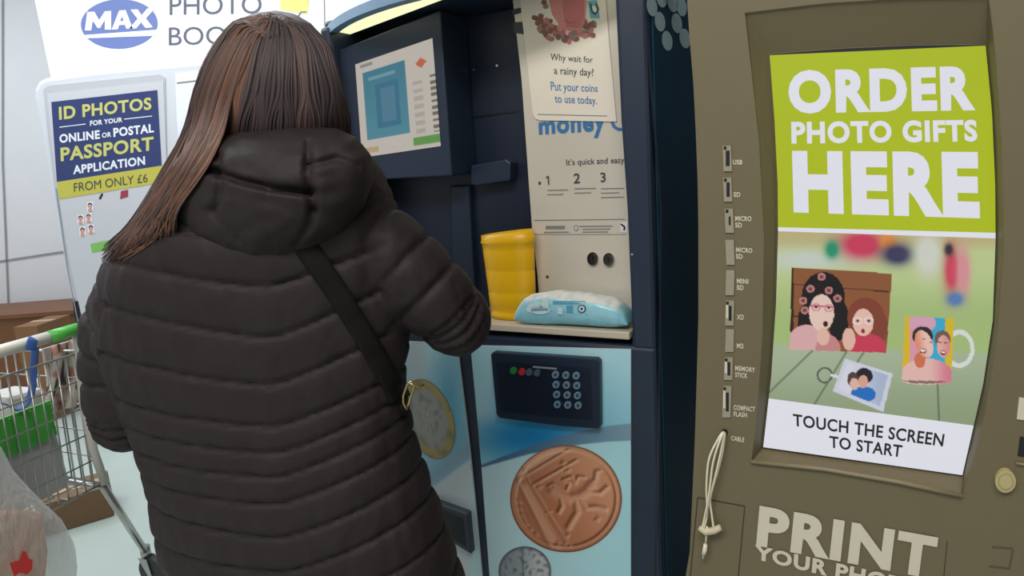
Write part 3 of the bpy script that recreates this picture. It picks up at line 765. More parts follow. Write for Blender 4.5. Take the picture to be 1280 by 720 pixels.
# card slots
slots = [(909, 198, 32, 'USB', [(916, 199.5)], 2.4, 1), (909.5, 237, 30, 'SD', [(917, 240)], 2.0, 1), (911.5, 276, 30, 'MICRO\nSD', [(919, 270)], 1.2, .5), (912.5, 315.5, 31, 'MICRO\nSD', [(920, 309)], 0, 0),
         (912.5, 353.5, 31, 'MINI\nSD', [(921, 348)], 0, 0), (912, 391.5, 31, 'XD', [(921, 393)], 1.8, 1), (912, 426, 28, 'M2', [(921, 429)], 0, 0), (910.5, 461, 28, 'MEMORY\nSTICK', [(919, 457)], 1.8, 1), (908.5, 502.5, 39, 'COMPACT\nFLASH', [(917, 506)], 1.8, 1)]
for x, y, h, lab, ps, sw, k in slots:
    mb = MB(); sl = -.045 if y < 350 else .03
    def q4(w, hh): return [(x - w + sl * -hh * -1, y - hh), (x + w + sl * hh, y - hh), (x + w - sl * hh, y + hh), (x - w - sl * hh, y + hh)]
    mb.pprism(PK, q4(5.2, h / 2), .0025, .003, m_kslot)
    if sw:
        hh = h * .3 * (1 if k == 1 else .6); yo = y
        mb.pprism(PK, [(x - sw + .6, yo - hh), (x + sw + .6, yo - hh), (x + sw + .6, yo + hh), (x - sw + .6, yo + hh)], .003, .001, m_black)
        if k == 1 and sw < 2: mb.ppoly(PK, [(x - 4.6, y - h / 2 + 1), (x - 1.6, y - h / 2 + 1), (x - 1.6, y + h * .2), (x - 4.6, y + h * .2)], .0029, m_kcream)
    if y < 290 or k == 1: mb.ppoly(PK, [(x - 4.5, y - h / 2 + 1), (x - 1, y - h / 2 + 1), (x - 1, y - h / 2 + 5), (x - 4.5, y - h / 2 + 5)], .0031, m_black)
    px_, py_ = ps[0]
    for j, wd in enumerate(lab.split('\n')):
        w = {'USB': 12, 'SD': 8.5, 'MICRO': 20.5, 'MINI': 14.5, 'XD': 9, 'M2': 8.5, 'MEMORY': 25, 'STICK': 15.5, 'COMPACT': 27, 'FLASH': 17}[wd]; yy = py_ + j * 8.2; sk = .06 * w if y > 300 else .02 * w
        if y > 430: sk = .1 * w
        mb.text(PK, wd, [(px_, yy), (px_ + w, yy + sk), (px_ + w - .2, yy + sk + 6.2), (px_, yy + 6.2)], .0008, m_kcream, .03)
    mb.build('card_slot', kiosk, )
mb = MB(); mb.text(PK, 'CABLE', [(914, 544.5), (930.5, 547), (930, 553), (914, 550.5)], .0008, m_kcream, .03); mb.disc(PK, 905.5, 541, 4.2, 4.6, .001, .002, m_black, 18); mb.build('cable_hole', kiosk)
# right hand fittings
mb = MB(); mb.disc(PK, 1257, 602, 13, 14, .008, .009, mat('brass_button', rgb(178, 166, 120), .4), 30); mb.disc(PK, 1257.4, 602.4, 9.5, 10.4, .0092, .002, mat('button_ring', rgb(160, 148, 104), .5), 30); mb.disc(PK, 1257.4, 602.4, 8, 8.8, .0096, .002, mat('brass_button', None), 30); tag(mb.build('button', kiosk), 'round brass coloured button')
mb = MB(); mb.pprism(PK, [(1274, 497), (1294, 500), (1292, 527), (1271, 524)], .002, .003, m_kcream); tag(mb.build('label_plate', kiosk), 'small cream label')
mb = MB(); mb.pprism(PK, [(1275, 546), (1297, 550), (1295, 574), (1272, 570)], .001, .002, m_black); mb.tube([PK.P(*p, .002) for p in ((1270, 579), (1296, 583))], .002, m_oliveL); mb.build('coin_slot', kiosk)
mb = MB(); mb.line(PK, [(1240, 684), (1266, 686), (1262, 711), (1236, 708)], 2.2, .0006, mat('emblem_groove', rgb(84, 76, 52), .6)); mb.build('embossed_mark', kiosk)

# looped cable hanging from the kiosk
m_cab = mat('cable_ivory', rgb(222, 214, 188), .45)
hk = [(903, 541)]
cb = thing('charging_cable', 'ivory white cable looped and clipped, hanging from the kiosk cable hole', 'cable', PK.P(885, 640, .012))
mb = MB()
paths = [[(905.5, 541, -.002), (903, 541, .012), (896, 552, .018), (886, 575, .02), (883, 610, .018), (884, 640, .012), (880, 662, .012)],
         [(905.5, 541, -.002), (904, 541, .012), (899, 553, .022), (891, 580, .022), (886, 620, .02), (880, 650, .014), (878, 664, .012)],
         [(905.5, 542, -.002), (905, 543, .012), (900, 570, .016), (893, 600, .016), (885, 632, .016), (879, 655, .012), (876, 662, .01)],
         [(905.5, 542, -.002), (906, 543, .01), (903, 565, .012), (897, 590, .012), (888, 622, .012), (890, 645, .012), (892, 660, .012)]]
for p in paths:
    sp_ = smooth_path([(a, b, c * 1000) for a, b, c in p], 26)
    mb.tube([PK.P(v[0], v[1], v[2] / 1000) for v in sp_], .0017, m_cab, 8)
mb.tube([PK.P(*p) for p in ((884, 658, .014), (883, 668, .014), (882, 684, .012))], .0016, m_cab, 8)
mb.build('cord', cb)
mb = MB(); mb.tube([PK.P(*p) for p in ((874, 660, .012), (882, 665, .014), (893, 663, .014), (901, 659, .014))], [.0045, .006, .006, .005], mat('clip_ivory', rgb(196, 186, 158), .5), 10); mb.build('clip', cb)
mb = MB(); mb.tube([PK.P(*p) for p in ((882, 680, .012), (881, 688, .012), (879.5, 693, .012))], [.003, .0038, .0034], m_cab, 10); mb.tube([PK.P(*p) for p in ((879.6, 693, .012), (878.4, 699, .012))], .0026, m_chrome, 8); mb.build('plug', cb)

# ================================================================== PHOTO BOOTH
m_bwhite = mat('booth_white', rgb(236, 239, 242), .4, var=.01)
m_bgrey = mat('booth_recess', rgb(184, 186, 192), .5)
m_bnavy = mat('sign_navy', rgb(48, 60, 108), .4); m_byel = mat('sign_yellow', rgb(190, 184, 78), .4)
m_bpap = mat('sign_paper', rgb(196, 198, 204), .5); m_bink = mat('booth_ink', rgb(92, 94, 110), .5)
booth = thing('photo_booth', 'white photo booth with navy passport photo sign, behind the person', 'photo booth', PB.L(.4, 0, -.5))
mb = MB()
fl = [(104, 640), (99, 400), (80, 330), (66, 260), (52, 180), (42, 125), (42, 112), (47, 102), (56, 97), (120, 88), (240, 77), (300, 73)]
P = [PB.uz(x, y) for x, y in fl]; P[0] = (P[1][0] + .015, 0)
P.append((PB.uz(452, 60)[0], P[-1][1])); P.append((P[-1][0], 0))
mb.lprism(PB, P, 0, .5, mat('booth_front_white', rgb(206, 209, 216), .4))
mb.build('front_unit', booth, bevel=.02, seg=3)
mb = MB()
PH = Plane(120, 200, 3.76, 0)
hb = [PH.uz(*p) for p in ((62, 95), (61, 0), (410, 0))]
u0h, u1h = hb[0][0], PH.uz(520, 0)[0]
mb.lprism(PH, [(u0h, 0), (u0h, hb[1][1] + .35), (u1h, hb[1][1] + .35), (u1h, 0)], 0, .7, m_bwhite)
cab = mb.build('cabin', booth, bevel=.01)
mb = MB(); m_lblue = mat('logo_blue', rgb(106, 122, 178), .4)
O = .002
mb.disc(PH, 149, 30, 48, 31, O, .004, m_lblue, 48, -.03)
mb.ppoly(PH, [(102, 44), (197, 37), (197, 44.5), (104, 48)], O + .001, m_bwhite)
for gl in ([(106, 38), (109, 15), (118, 14.5), (124, 25), (131, 14), (139, 13.5), (139, 37), (131, 37), (131, 25), (125, 35), (122, 35), (116, 26), (114, 38)],
           [(139.5, 37), (149, 13), (157, 12.5), (166, 35.5), (158, 36), (156, 31), (149, 31.5), (147.5, 36.5)],
           [(163, 12), (172, 11.5), (177, 19), (184, 10.5), (194, 10), (182.5, 23), (191, 34), (182, 35), (176.5, 28), (170, 35.5), (161, 36), (172, 23.5)]):
    mb.ppoly(PH, gl, O + .0015, m_bwhite)
mb.ppoly(PH, [(150, 26.5), (154.5, 26), (152.5, 20)], O + .002, m_lblue)
tag(mb.build('oval_logo', cab), 'blue oval logo with white letters'); mb = MB()
mb.text(PH, 'PHOTO', [(212, -5), (327, -6), (327, 17), (212, 19)], O, m_bink, .0)
mb.build('lettering', cab); mb = MB()
mb.text(PH, 'BOOTH', [(211, 34), (327, 32), (327, 54), (211, 57)], O, m_bink, .0)
mb.build('lettering', cab); mb = MB()
mb.ppoly(PH, [(352, -20), (388, -20), (384, 18), (350, 12)], O, mat('cabin_yellow', rgb(236, 232, 130), .5))
mb.line(PH, [(373, 20), (376, 15), (383, 15)], 2, O + .001, m_inkg)
tag(mb.build('yellow_notice', cab), 'pale yellow notice')
mb = MB(); mb.line(PH, [(405, -20), (406, 40), (407, 90)], 1.2, O, m_inkg); mb.build('cabin_joint', cab)
# recessed sign
mb = MB()
mb.pprism(PB, [(54, 112), (60, 107), (200, 93), (206, 97), (208, 180), (218, 420), (106, 424), (100, 400), (84, 330), (70, 250), (60, 170)], .004, .003, m_bgrey)
mb.pprism(PB, [(59, 117), (204, 101), (206, 150), (214, 414), (108, 418), (102, 396), (86, 322), (72, 240), (64, 170)], .0055, .003, m_bpap)
mb.build('sign_recess', booth)
mb = MB(); O = .007
mb.pprism(PB, [(64, 127.5), (196.5, 112.5), (202, 207), (71, 227.5)], O, .0015, m_bnavy)
mb.pprism(PB, [(71, 227.5), (202, 207), (203, 228), (74, 249)], O, .0015, m_byel)
O += .001
m_sy = mat('sign_lemon', rgb(196, 196, 112), .5); m_swt = mat('sign_white', rgb(228, 232, 240), .5)
mb.text(PB, 'ID PHOTOS', [(73.5, 133.5), (189, 121.5), (189.5, 137), (74, 150)], O, m_sy, .03)
mb.text(PB, 'FOR YOUR', [(112.5, 151), (153, 146.5), (153, 152.5), (112.5, 157.5)], O, m_swt, .03)
mb.line(PB, [(74.5, 159), (107, 155)], 1, O, m_swt); mb.line(PB, [(155, 149), (190, 145)], 1, O, m_swt)
mb.text(PB, 'ONLINE', [(74, 168), (124.5, 162.5), (125, 173.5), (74.5, 179)], O, m_swt, .035)
mb.text(PB, 'OR', [(127.5, 166), (139, 164.6), (139, 171), (127.5, 172.5)], O, m_swt, .03)
mb.text(PB, 'POSTAL', [(141.5, 160), (192, 154.5), (192.5, 165.5), (142, 171.5)], O, m_swt, .035)
mb.text(PB, 'PASSPORT', [(75.5, 184.5), (192, 170.5), (192, 188), (76, 202)], O, m_sy, .03)
mb.text(PB, 'APPLICATION', [(91, 207), (181, 195), (181.5, 206), (91.5, 218)], O, m_swt, .035)
mb.text(PB, 'FROM ONLY £6', [(92, 229), (184, 217), (184.5, 227.5), (92.5, 240)], O, m_ink, 0.0)
tag(mb.build('passport_sign', booth), 'navy and yellow ID photos sign')
mb = MB(); O = .0066
m_skin_p = mat('print_skin', rgb(206, 150, 140), .5); m_hair_p = mat('print_dark', rgb(60, 44, 44), .5)
for x, y in ((112.5, 259), (100.5, 275), (110.5, 273), (103, 290), (113.5, 287)):
    mb.ppoly(PB, [(x - 4, y - 6), (x + 4, y - 7), (x + 4.6, y + 5), (x - 3.4, y + 6)], O, m_swt)
    mb.ell(PB, x, y - 2.8, 3, 2.8, O + .0004, m_hair_p, 14); mb.ell(PB, x, y - .8, 2.4, 3.2, O + .0008, m_skin_p, 14); mb.ell(PB, x + .2, y + 3.8, 3, 1.8, O + .0006, m_skin_p, 12)
tag(mb.build('sample_photos', booth), 'five tiny printed portraits'); mb = MB()
mb.line(PB, [(128, 242), (124.5, 249)], 2.6, O, m_black); mb.build('printed_pen', booth); mb = MB()
mb.ppoly(PB, [(151, 239), (160, 237), (160, 246), (150, 249)], O, mat('print_red', rgb(150, 60, 74), .5))
mb.build('printed_passport', booth); mb = MB()
mb.ppoly(PB, [(113, 305), (136, 300), (138, 312), (115, 316)], O, mat('print_green', rgb(126, 186, 96), .5))
mb.build('printed_label', booth)
mb = MB(); mb.pprism(PB, [(219, 92), (300, 84), (308, 300), (236, 306), (226, 200), (221, 150)], .004, .003, m_swt); mb.line(PB, [(221, 104), (262, 99)], 2, .0045, m_inkg); mb.build('side_recess', booth)
mb = MB(); mb.pprism(PB, [(91, 377), (112, 374), (112, 420), (100, 420), (93, 395)], .005, .004, m_black); mb.build('photo_tray', booth)
mb = MB(); mb.line(PB, [(70, 235), (84, 335), (101, 420)], 1.4, .0075, mat('booth_seam', rgb(130, 146, 158), .5)); mb.build('panel_edge', booth)

# ================================================================== BACK LEFT: wooden unit and cartons
m_wood = mat('display_wood', rgb(112, 70, 40), .5, var=.22, vscale=5, stretch=(1, 1, 9)); m_card = mat('carton_brown', rgb(126, 88, 56), .7, var=.08); m_card2 = mat('carton_tan', rgb(112, 86, 60), .75, var=.1)
PD = Plane(30, 395, 4.2, 0)
wd = thing('wooden_display_unit', 'low brown wooden display unit against the grey back wall', 'display unit', PD.L(-.2, 0, -.2))
uw0, uw1 = PD.uz(-240, 400)[0], PD.uz(90, 390)[0]; zw = PD.uz(30, 392)[1]
mb = MB(); mb.box(PD, uw0, uw1, 0, zw - .03, -.45, -.02, m_wood); mb.build('carcass', wd, bevel=.004)
mb = MB(); mb.box(PD, uw0 - .02, uw1 + .02, zw - .03, zw, -.47, 0, m_wood); mb.build('top', wd, bevel=.004)
mb = MB(); mb.box(PD, uw0, uw1, 0, .08, -.02, -.005, m_black); mb.build('plinth', wd)
PE = Plane(30, 425, 3.75, 0)
def carton(pl, px0, px1, pyt, label, m, depth, name='cardboard_box', yaw=None):
    u0, u1 = pl.uz(px0, pyt)[0], pl.uz(px1, pyt)[0]; z1 = pl.uz((px0 + px1) / 2, pyt)[1]
    r = thing(name, label, 'box', pl.L((u0 + u1) / 2, 0, -depth / 2))
    b = MB(); b.box(pl, u0, u1, 0.001, z1, -depth, 0, m); b.build('carton_body', r, bevel=.004)
    um_ = (-depth / 2)
    b = MB(); b.box(pl, u0 + .002, u1 - .002, z1, z1 + .003, um_ - .025, um_ + .025, mat('parcel_tape', rgb(176, 150, 110), .35)); b.box(pl, u0 + .0, u1 - .0, z1, z1 + .002, um_ + .026, 0, m); b.build('flap', r)
    return r
carton(PE, 16, 46, 409, 'tall brown cardboard box standing before the wooden display unit', m_card, .3)
fz = at_z(110, 655, 0); PF = Plane(110, 655, fz.y, -32)
carton(PF, 40, 138, 622, 'tan cardboard box on the floor behind the trolley wheels', m_card2, .2)

# ================================================================== SHOPPING TROLLEY
m_wire = mat('trolley_steel', rgb(176, 174, 170), .3, metal=.85); m_grn = mat('trolley_green', rgb(78, 178, 72), .4); m_hwhite = mat('handle_white', rgb(214, 212, 200), .45); m_rub = mat('wheel_rubber', rgb(46, 48, 52), .6)
uH, zH = PT.uz(97, 411); uB_, zB = PT.uz(130, 603); zRim = PT.uz(97, 441)[1]
GW = .52; uE = uH + .0
tro = thing('shopping_trolley', 'wire shopping trolley with green handle end at the left of the person', 'shopping trolley', PT.L(uE - GW / 2, 0, -.4))
mb = MB(); zh = (zH + PT.uz(0, 439)[1]) / 2
hpt = [PT.L(uE - GW, zh, .03), PT.L(uE, zH, .03)]
mb.tube([PT.P(97, 411, .03), PT.P(60, 422, .03)], .0165, m_grn, 14); mb.tube([PT.L(uE - GW, zh, .03), PT.L(uE - GW + .06, zh, .03)], .0165, m_grn, 14)
mb.tube([PT.L(uE - GW + .06, zh, .03), PT.P(0, 439, .03), PT.P(60, 422, .03)], .0155, m_hwhite, 14)
tag(mb.build('handle', tro), 'white sleeved handle with green end')
wr = .0022; mb = MB()
def wire(a, b, r=wr): mb.tube([a, b], r, m_wire, 6)
nu = 21; LEN = .78
uEb = uB_ - .005
def gp(t, z_, off=0.0):      # gate point: t 0..1 across from the far left end
    k = (z_ - zB) / (zRim - zB); e = lerp(uEb, uE, k); return PT.L(e - GW * (1 - t), z_, off)
for i in range(nu + 1): wire(gp(i / nu, zRim), gp(i / nu, zB))
for j in range(6):
    z_ = lerp(zB, zRim, j / 5); wire(gp(0, z_), gp(1, z_), .003 if j in (0, 5) else wr)
def sidep(t, s_, z_):        # basket sides run back from the gate, narrowing and rising
    a = gp(1 if t else 0, z_); c = gp(.5, z_); p = a + (c - a) * .16 * s_ - PT.n * LEN * s_
    p.z += .07 * s_ * (1 - (z_ - zB) / (zRim - zB)); return p
for t in (0, 1):
    for j in range(6):
        z_ = lerp(zB, zRim, j / 5); wire(sidep(t, 0, z_), sidep(t, 1, z_), .0045 if j == 5 else wr)
    for i in range(1, 22): wire(sidep(t, i / 21, zRim), sidep(t, i / 21, zB))
for j in range(6):
    z_ = lerp(zB, zRim, j / 5); wire(sidep(0, 1, z_), sidep(1, 1, z_))
for i in range(12): a = lerp(0, 1, i / 11); wire(sidep(0, 1, zRim).lerp(sidep(1, 1, zRim), a), sidep(0, 1, zB).lerp(sidep(1, 1, zB), a)); wire(sidep(0, 0, zB).lerp(sidep(1, 0, zB), a), sidep(0, 1, zB).lerp(sidep(1, 1, zB), a))
for i in range(1, 14): a = i / 14; wire(sidep(0, a, zB), sidep(1, a, zB))
mb.tube([PT.P(96, 414, .03), PT.P(99, 440, .012), PT.P(104, 500, .01), PT.P(116, 560, .01), gp(1, zB, .01)], .0115, mat('trolley_post_grey', rgb(188, 186, 180), .45), 10)
mb.tube([PT.L(uE - GW, zh, .03), gp(0, zRim, .012), gp(0, zB, .01)], .007, m_wire, 8)
mb.build('basket', tro)
mb = MB()   # green child seat flap
g0 = PT.uz(64, 500, -.03); g1 = PT.uz(66, 548, -.03)
mb.lprism(PT, [(uE - GW + .05, g0[1] - .0), (g0[0], g0[1]), (g1[0], g1[1]), (uE - GW + .05, g1[1])], -.03, .008, m_grn)
for i in range(8): u = lerp(uE - GW + .07, g0[0] - .01, i / 7); mb.box(PT, u - .004, u + .004, g1[1] + .006, g0[1] - .006, -.03, -.026, mat('flap_rib', rgb(64, 158, 62), .4))
tag(mb.build('child_seat_flap', tro, bevel=.003), 'green plastic seat flap')
mb = MB()   # grey folded seat back
mb.lprism(PT, [(uE - GW + .05, zB + .02), (g1[0] + .02, zB + .02), (g1[0], g1[1] - .004), (uE - GW + .05, g1[1] - .004)], -.045, .006, mat('seat_grey', rgb(176, 175, 176), .5))
mb.build('seat_panel', tro)
mb = MB()
wz = .125; wR = at_z(182, 690, wz); wL = wR - PT.d * (GW + .02)
cor = gp(1, zB); corL = gp(0, zB)
for a, b in ((cor, wR), (corL, wL)):
    mb = MB(); mb.tube([a - PT.n * .25 + Vector((0, 0, -.01)), a + Vector((0, 0, -.008)), b], .0115, m_wire, 10); mb.build('leg', tro)
for t_, b in ((1, wR), (0, wL)):
    q_ = b - PT.n * .78; a = sidep(t_, .82, zB); mb = MB(); mb.tube([a, a.lerp(q_, .2), q_], .0095, m_wire, 10); mb.build('leg', tro)
for b in (wR, wL, wR - PT.n * .78, wL - PT.n * .78):
    mb = MB(); mb.tube([b + Vector((0, 0, .022)), b + Vector((0, 0, -.02))], .017, m_wire, 12)
    for s_ in (-.016, .016): mb.prism([b + PT.d * s_ + PT.n * x + Vector((0, 0, z_)) for x, z_ in ((-.02, -.015), (.02, -.015), (.03, -.08), (.012, -.08))], [b + PT.d * (s_ * 1.15) + PT.n * x + Vector((0, 0, z_)) for x, z_ in ((-.02, -.015), (.02, -.015), (.03, -.08), (.012, -.08))], m_wire)
    co = mb.build('caster', tro)
    c_ = b + PT.n * .02; c_ = Vector((c_.x, c_.y, .055)); mb = MB(); mb.tube([c_ - PT.d * .0125, c_ - PT.d * .0124, c_ + PT.d * .0124, c_ + PT.d * .0125], [.05, .054, .054, .05], m_rub, 28); mb.build('wheel', co)
# things in the trolley
m_mag = attr_mat('newspaper_print', rough=.5)
mb = MB()
def magp(u, v):
    x = lerp(52, 92, u) + 6 * math.sin(v * 3); y = lerp(436, 520, v) - 12 * u
    return PT.P(x, y, -.05 - .03 * math.sin(u * 3.1) - .012 * math.sin(u * 9 + v * 4))
def magink(u, v):
    n_ = noise.noise(Vector((u * 4, v * 6, 2))); c = mixc((186, 178, 168), (206, 198, 188), v)
    c = mixc(c, (176, 124, 108), sstep(.1, .4, n_)); k_ = noise.noise(Vector((u * 9 + v * 4, v * 3, 5)))
    c = mixc(c, (64, 58, 56), sstep(.22, .4, k_)); return c
mb.grid(magp, 60, 90, m_mag, magink); mb.sm = [True] * len(mb.sm)
mg = mb.build('newspaper', None, PT.P(70, 520, -.06)); sd = mg.modifiers.new('thick', 'SOLIDIFY'); sd.thickness = .006
tag(mg, 'crumpled printed newspaper upright in the trolley under the green handle end', 'newspaper')
m_gcard = mat('grey_carrier', rgb(186, 184, 182), .6, var=.08)
mb = MB(); a = gp(.74, zB + .006, -.02); 
mb.lprism(PT, [((a - PT.o).dot(PT.d), zB + .006), ((a - PT.o).dot(PT.d) + .11, zB + .006), ((a - PT.o).dot(PT.d) + .10, zB + .3), ((a - PT.o).dot(PT.d) + .0, zB + .31)], -.09, .12, m_gcard)
tag(mb.build('paper_bag', None, a, bevel=.012), 'grey paper bag standing in the trolley basket', 'bag')
mb = MB(); m_bs = mat('blue_webbing', rgb(44, 84, 150), .6)
p = smooth_path([PT.P(-30, 500, -.04), PT.P(6, 505, -.022), PT.P(22, 512, -.02), PT.P(38, 495, -.022), PT.P(42, 460, -.02), PT.P(44, 434, .0), PT.P(44, 426, .014), PT.P(41, 424, .052), PT.P(38, 438, .052)], 40)
mb.tube(p, .011, m_bs, 8, flat=.18); tag(mb.build('strap', None, PT.P(40, 440)), 'blue webbing strap looped over the white trolley handle', 'strap')

# white carrier bag hung from the trolley handle
m_pla = bpy.data.materials.new('thin_white_plastic'); m_pla.use_nodes = True; nt = m_pla.node_tree
bs = nt.nodes['Principled BSDF']; bs.inputs['Base Color'].default_value = rgb(212, 212, 210); bs.inputs['Roughness'].default_value = .35; bs.inputs['Alpha'].default_value = .5
nz = nt.nodes.new('ShaderNodeTexNoise'); nz.inputs['Scale'].default_value = 16; bp = nt.nodes.new('ShaderNodeBump'); bp.inputs['Strength'].default_value = .5; bp.inputs['Distance'].default_value = .02
nt.links.new(nz.outputs['Fac'], bp.inputs['Height']); nt.links.new(bp.outputs[0], bs.inputs['Normal'])
OBG = .13
bag = thing('carrier_bag', 'thin white plastic carrier bag with red print hung from the trolley handle', 'bag', PT.P(20, 700, OBG))
mb = MB()
inflate(mb, [(-120, 500), (-60, 510), (0, 556), (18, 590), (48, 622), (78, 650), (94, 682), (97, 712), (88, 770), (50, 820), (-40, 830), (-140, 800), (-190, 680), (-160, 560)],
        .06, lambda x, y, o: PT.P(x, y, OBG + o), .06, m_pla, rings=14, n=90, disp=lambda x, y: .012 * noise.noise(Vector((x * .03, y * .012, 1))))
sk = mb.build('film', bag)
mb = MB()
for x0, x1 in ((-110, -70), (-30, -60)):
    mb.tube(smooth_path([PT.P(x0, 560, OBG), PT.P(lerp(x0, -60, .3), 500, OBG - .03), PT.P(-70, 462, .07), PT.L(PT.uz(-70, 458)[0], zh + .022, .03), PT.P(-66, 480, .0), PT.P(x1, 540, OBG - .06)], 30), .012, m_pla, 8, flat=.3)
mb.build('carry_strap', bag)
mb = MB(); m_red = mat('bag_red_print', rgb(206, 60, 56), .5)
for p in ([(12, 704), (24, 700), (28, 688), (33, 690), (36, 698), (41, 700), (40, 712), (34, 718), (24, 716), (18, 722)],):
    mb.ppoly(PT, p, OBG + .068, m_red)
tag(mb.build('red_print', bag), 'red printed mark')
mb = MB(); q = [PT.P(x, y, OBG - .012) for x, y in ((-40, 640), (56, 640), (62, 690), (58, 730), (-40, 740))]; mb.prism(q, [p - PT.n * .05 for p in q], mat('grocery_orange', rgb(206, 150, 110), .6, var=.2, vscale=14)); mb.build('grocery_packet', bag, bevel=.01)

# ================================================================== PERSON
exec_person = True
m_coat = mat('coat_nylon', rgb(41, 34, 35), .62, bump=.2, bscale=40, var=.12, vscale=30, spec=.25)
m_skin = mat('skin', rgb(214, 168, 146), .5); m_trs = mat('trousers_black', rgb(34, 34, 38), .8); m_shoe = mat('shoe_black', rgb(28, 26, 26), .5)
m_h1 = mat('hair_brown', rgb(77, 59, 55), .6, var=.3, vscale=14); m_h2 = mat('hair_dark', rgb(56, 45, 47), .6, var=.3, vscale=14); m_h3 = mat('hair_auburn', rgb(112, 76, 58), .6, var=.3, vscale=14)

def loft(mb, secs, m, n=24, ex=2.0):
    """secs: (centre, axis_a*ra, axis_b*rb); closed ends."""
    V = []
    for c, A, B in secs:
        for k in range(n):
            w = 2 * math.pi * k / n; ca, sa = math.cos(w), math.sin(w)
            V.append(c + A * math.copysign(abs(ca) ** (2 / ex), ca) + B * math.copysign(abs(sa) ** (2 / ex), sa))
    N = len(secs)
    F = [[j * n + k, j * n + (k + 1) % n, (j + 1) * n + (k + 1) % n, (j + 1) * n + k] for j in range(N - 1) for k in range(n)]
    F += [list(range(n - 1, -1, -1)), [(N - 1) * n + k for k in range(n)]]
    mb.add(V, F, m, True)
def limb(mb, pts, rs, m, n=16, steps=None):
    P = smooth_path(pts, steps or len(pts) * 5); R = smooth_path([(r, 0, 0) for r in rs], len(P))
    d0 = (P[0] - P[1]).normalized(); d1 = (P[-1] - P[-2]).normalized(); r0, r1 = R[0].x, R[-1].x
    path = [P[0] + d0 * r0 * .75, P[0] + d0 * r0 * .45] + P + [P[-1] + d1 * r1 * .45, P[-1] + d1 * r1 * .75]
    mb.tube(path, [r0 * .45, r0 * .85] + [r.x for r in R] + [r1 * .85, r1 * .45], m, n)
def remeshed(mb, name, voxel, m, smooth_it=4):
    me = mb.mesh(name + '_src'); o = bpy.data.objects.new(name + '_src', me); SC.collection.objects.link(o)
    r = o.modifiers.new('r', 'REMESH'); r.mode = 'VOXEL'; r.voxel_size = voxel
    s_ = o.modifiers.new('s', 'SMOOTH'); s_.factor = .5; s_.iterations = smooth_it
    out = bpy.data.meshes.new_from_object(o.evaluated_get(bpy.context.evaluated_depsgraph_get()))
    bpy.data.objects.remove(o); out.name = name; out.materials.clear(); out.materials.append(m)
    out.polygons.foreach_set('use_smooth', [True] * len(out.polygons)); return out

pbase = PP.L(PP.uz(345, 400)[0], 0, 0); Z = Vector((0, 0, 1))
D_, N_ = PP.d, PP.n
def pp3(x, y, o=0.0): return PP.P(x, y, o)
# --- body
bm_ = MB()
hc = pp3(340, 122, -.018)
face = -N_      # she looks away from the viewer, towards the machine
loft(bm_, [(hc + Z * dz * .94 + face * fo, D_ * ra * .93, N_ * rb * .93) for dz, fo, ra, rb in ((.118, 0, .02, .025), (.105, 0, .052, .06), (.075, 0, .07, .088), (.03, .0, .077, .098), (-.01, .004, .076, .096), (-.05, .012, .068, .086), (-.085, .022, .055, .07), (-.112, .035, .034, .045), (-.12, .04, .015, .02))], m_skin)
eye = hc + Z * -.005 + face * .09
loft(bm_, [(hc + face * f_ + Z * z_, D_ * a, Z * b) for f_, z_, a, b in ((.078, -.028, .011, .02), (.09, -.032, .011, .017), (.101, -.04, .012, .012), (.107, -.042, .006, .006))], m_skin, 12)      # nose
loft(bm_, [(hc + face * f_ + Z * -.073, D_ * a, Z * b) for f_, a, b in ((.07, .026, .01), (.088, .024, .009), (.094, .014, .005))], m_skin, 12)   # lips
for s_ in (-1, 1):
    loft(bm_, [(hc + D_ * s_ * e + face * -.005 + Z * -.012, N_ * .016, Z * .03) for e in (.066, .078, .086)], m_skin, 12)    # ears
    limb(bm_, [hc + face * .082 + D_ * (s_ * .018) + Z * .018, hc + face * .08 + D_ * (s_ * .042) + Z * .016], [.011, .008], m_skin, 10)   # brow
limb(bm_, [hc + Z * -.07, hc + Z * -.14 + N_ * .01, hc + Z * -.2 + N_ * .015], [.052, .052, .07], m_skin)
shR, shL = pp3(452, 292, 0), pp3(208, 362, 0)
tc = lambda y: pp3(335, y, 0)
loft(bm_, [(c_, D_ * a, N_ * b) for c_, a, b in ((tc(225), .07, .06), (tc(262), .11, .075), (tc(310), .15, .09), (tc(380), .15, .1), (tc(470), .13, .09), (tc(560), .16, .105), (tc(640), .175, .115), (tc(690), .16, .11))], m_skin)
elR, wrR = pp3(574, 396, -.03), pp3(566, 392, -.30)
elL, wrL = pp3(160, 516, 0), pp3(222, 500, -.26)
for sh, el, wr_ in ((shR, elR, wrR), (shL, elL, wrL)):
    limb(bm_, [sh, sh.lerp(el, .5), el], [.05, .045, .038], m_skin); limb(bm_, [el, el.lerp(wr_, .5), wr_], [.038, .034, .026], m_skin)
    fwd = (wr_ - el).normalized(); sidev = fwd.cross(Z).normalized(); sgn = 1 if sh is shR else -1
    dn = sidev.cross(fwd).normalized()
    pc = wr_ + fwd * .045
    loft(bm_, [(wr_ + fwd * t, sidev * a, dn * b) for t, a, b in ((-.01, .024, .02), (.02, .032, .017), (.055, .04, .016), (.085, .039, .014), (.092, .03, .01))], m_skin, 14)
    for k, ln in enumerate((.066, .076, .07, .055)):
        rt = wr_ + fwd * .08 + sidev * (-.03 + .02 * k)
        limb(bm_, [rt, rt + fwd * ln * .45 - dn * .006, rt + fwd * ln * .75 - dn * .02, rt + fwd * ln * .88 - dn * .038], [.0092, .0088, .008, .0068], m_skin, 8, 12)
    tr = wr_ + fwd * .02 - sidev * sgn * .026
    limb(bm_, [tr, tr + fwd * .028 - sidev * sgn * .022 - dn * .01, tr + fwd * .055 - sidev * sgn * .026 - dn * .02], [.013, .011, .009], m_skin, 8, 12)
hip = pbase.copy()
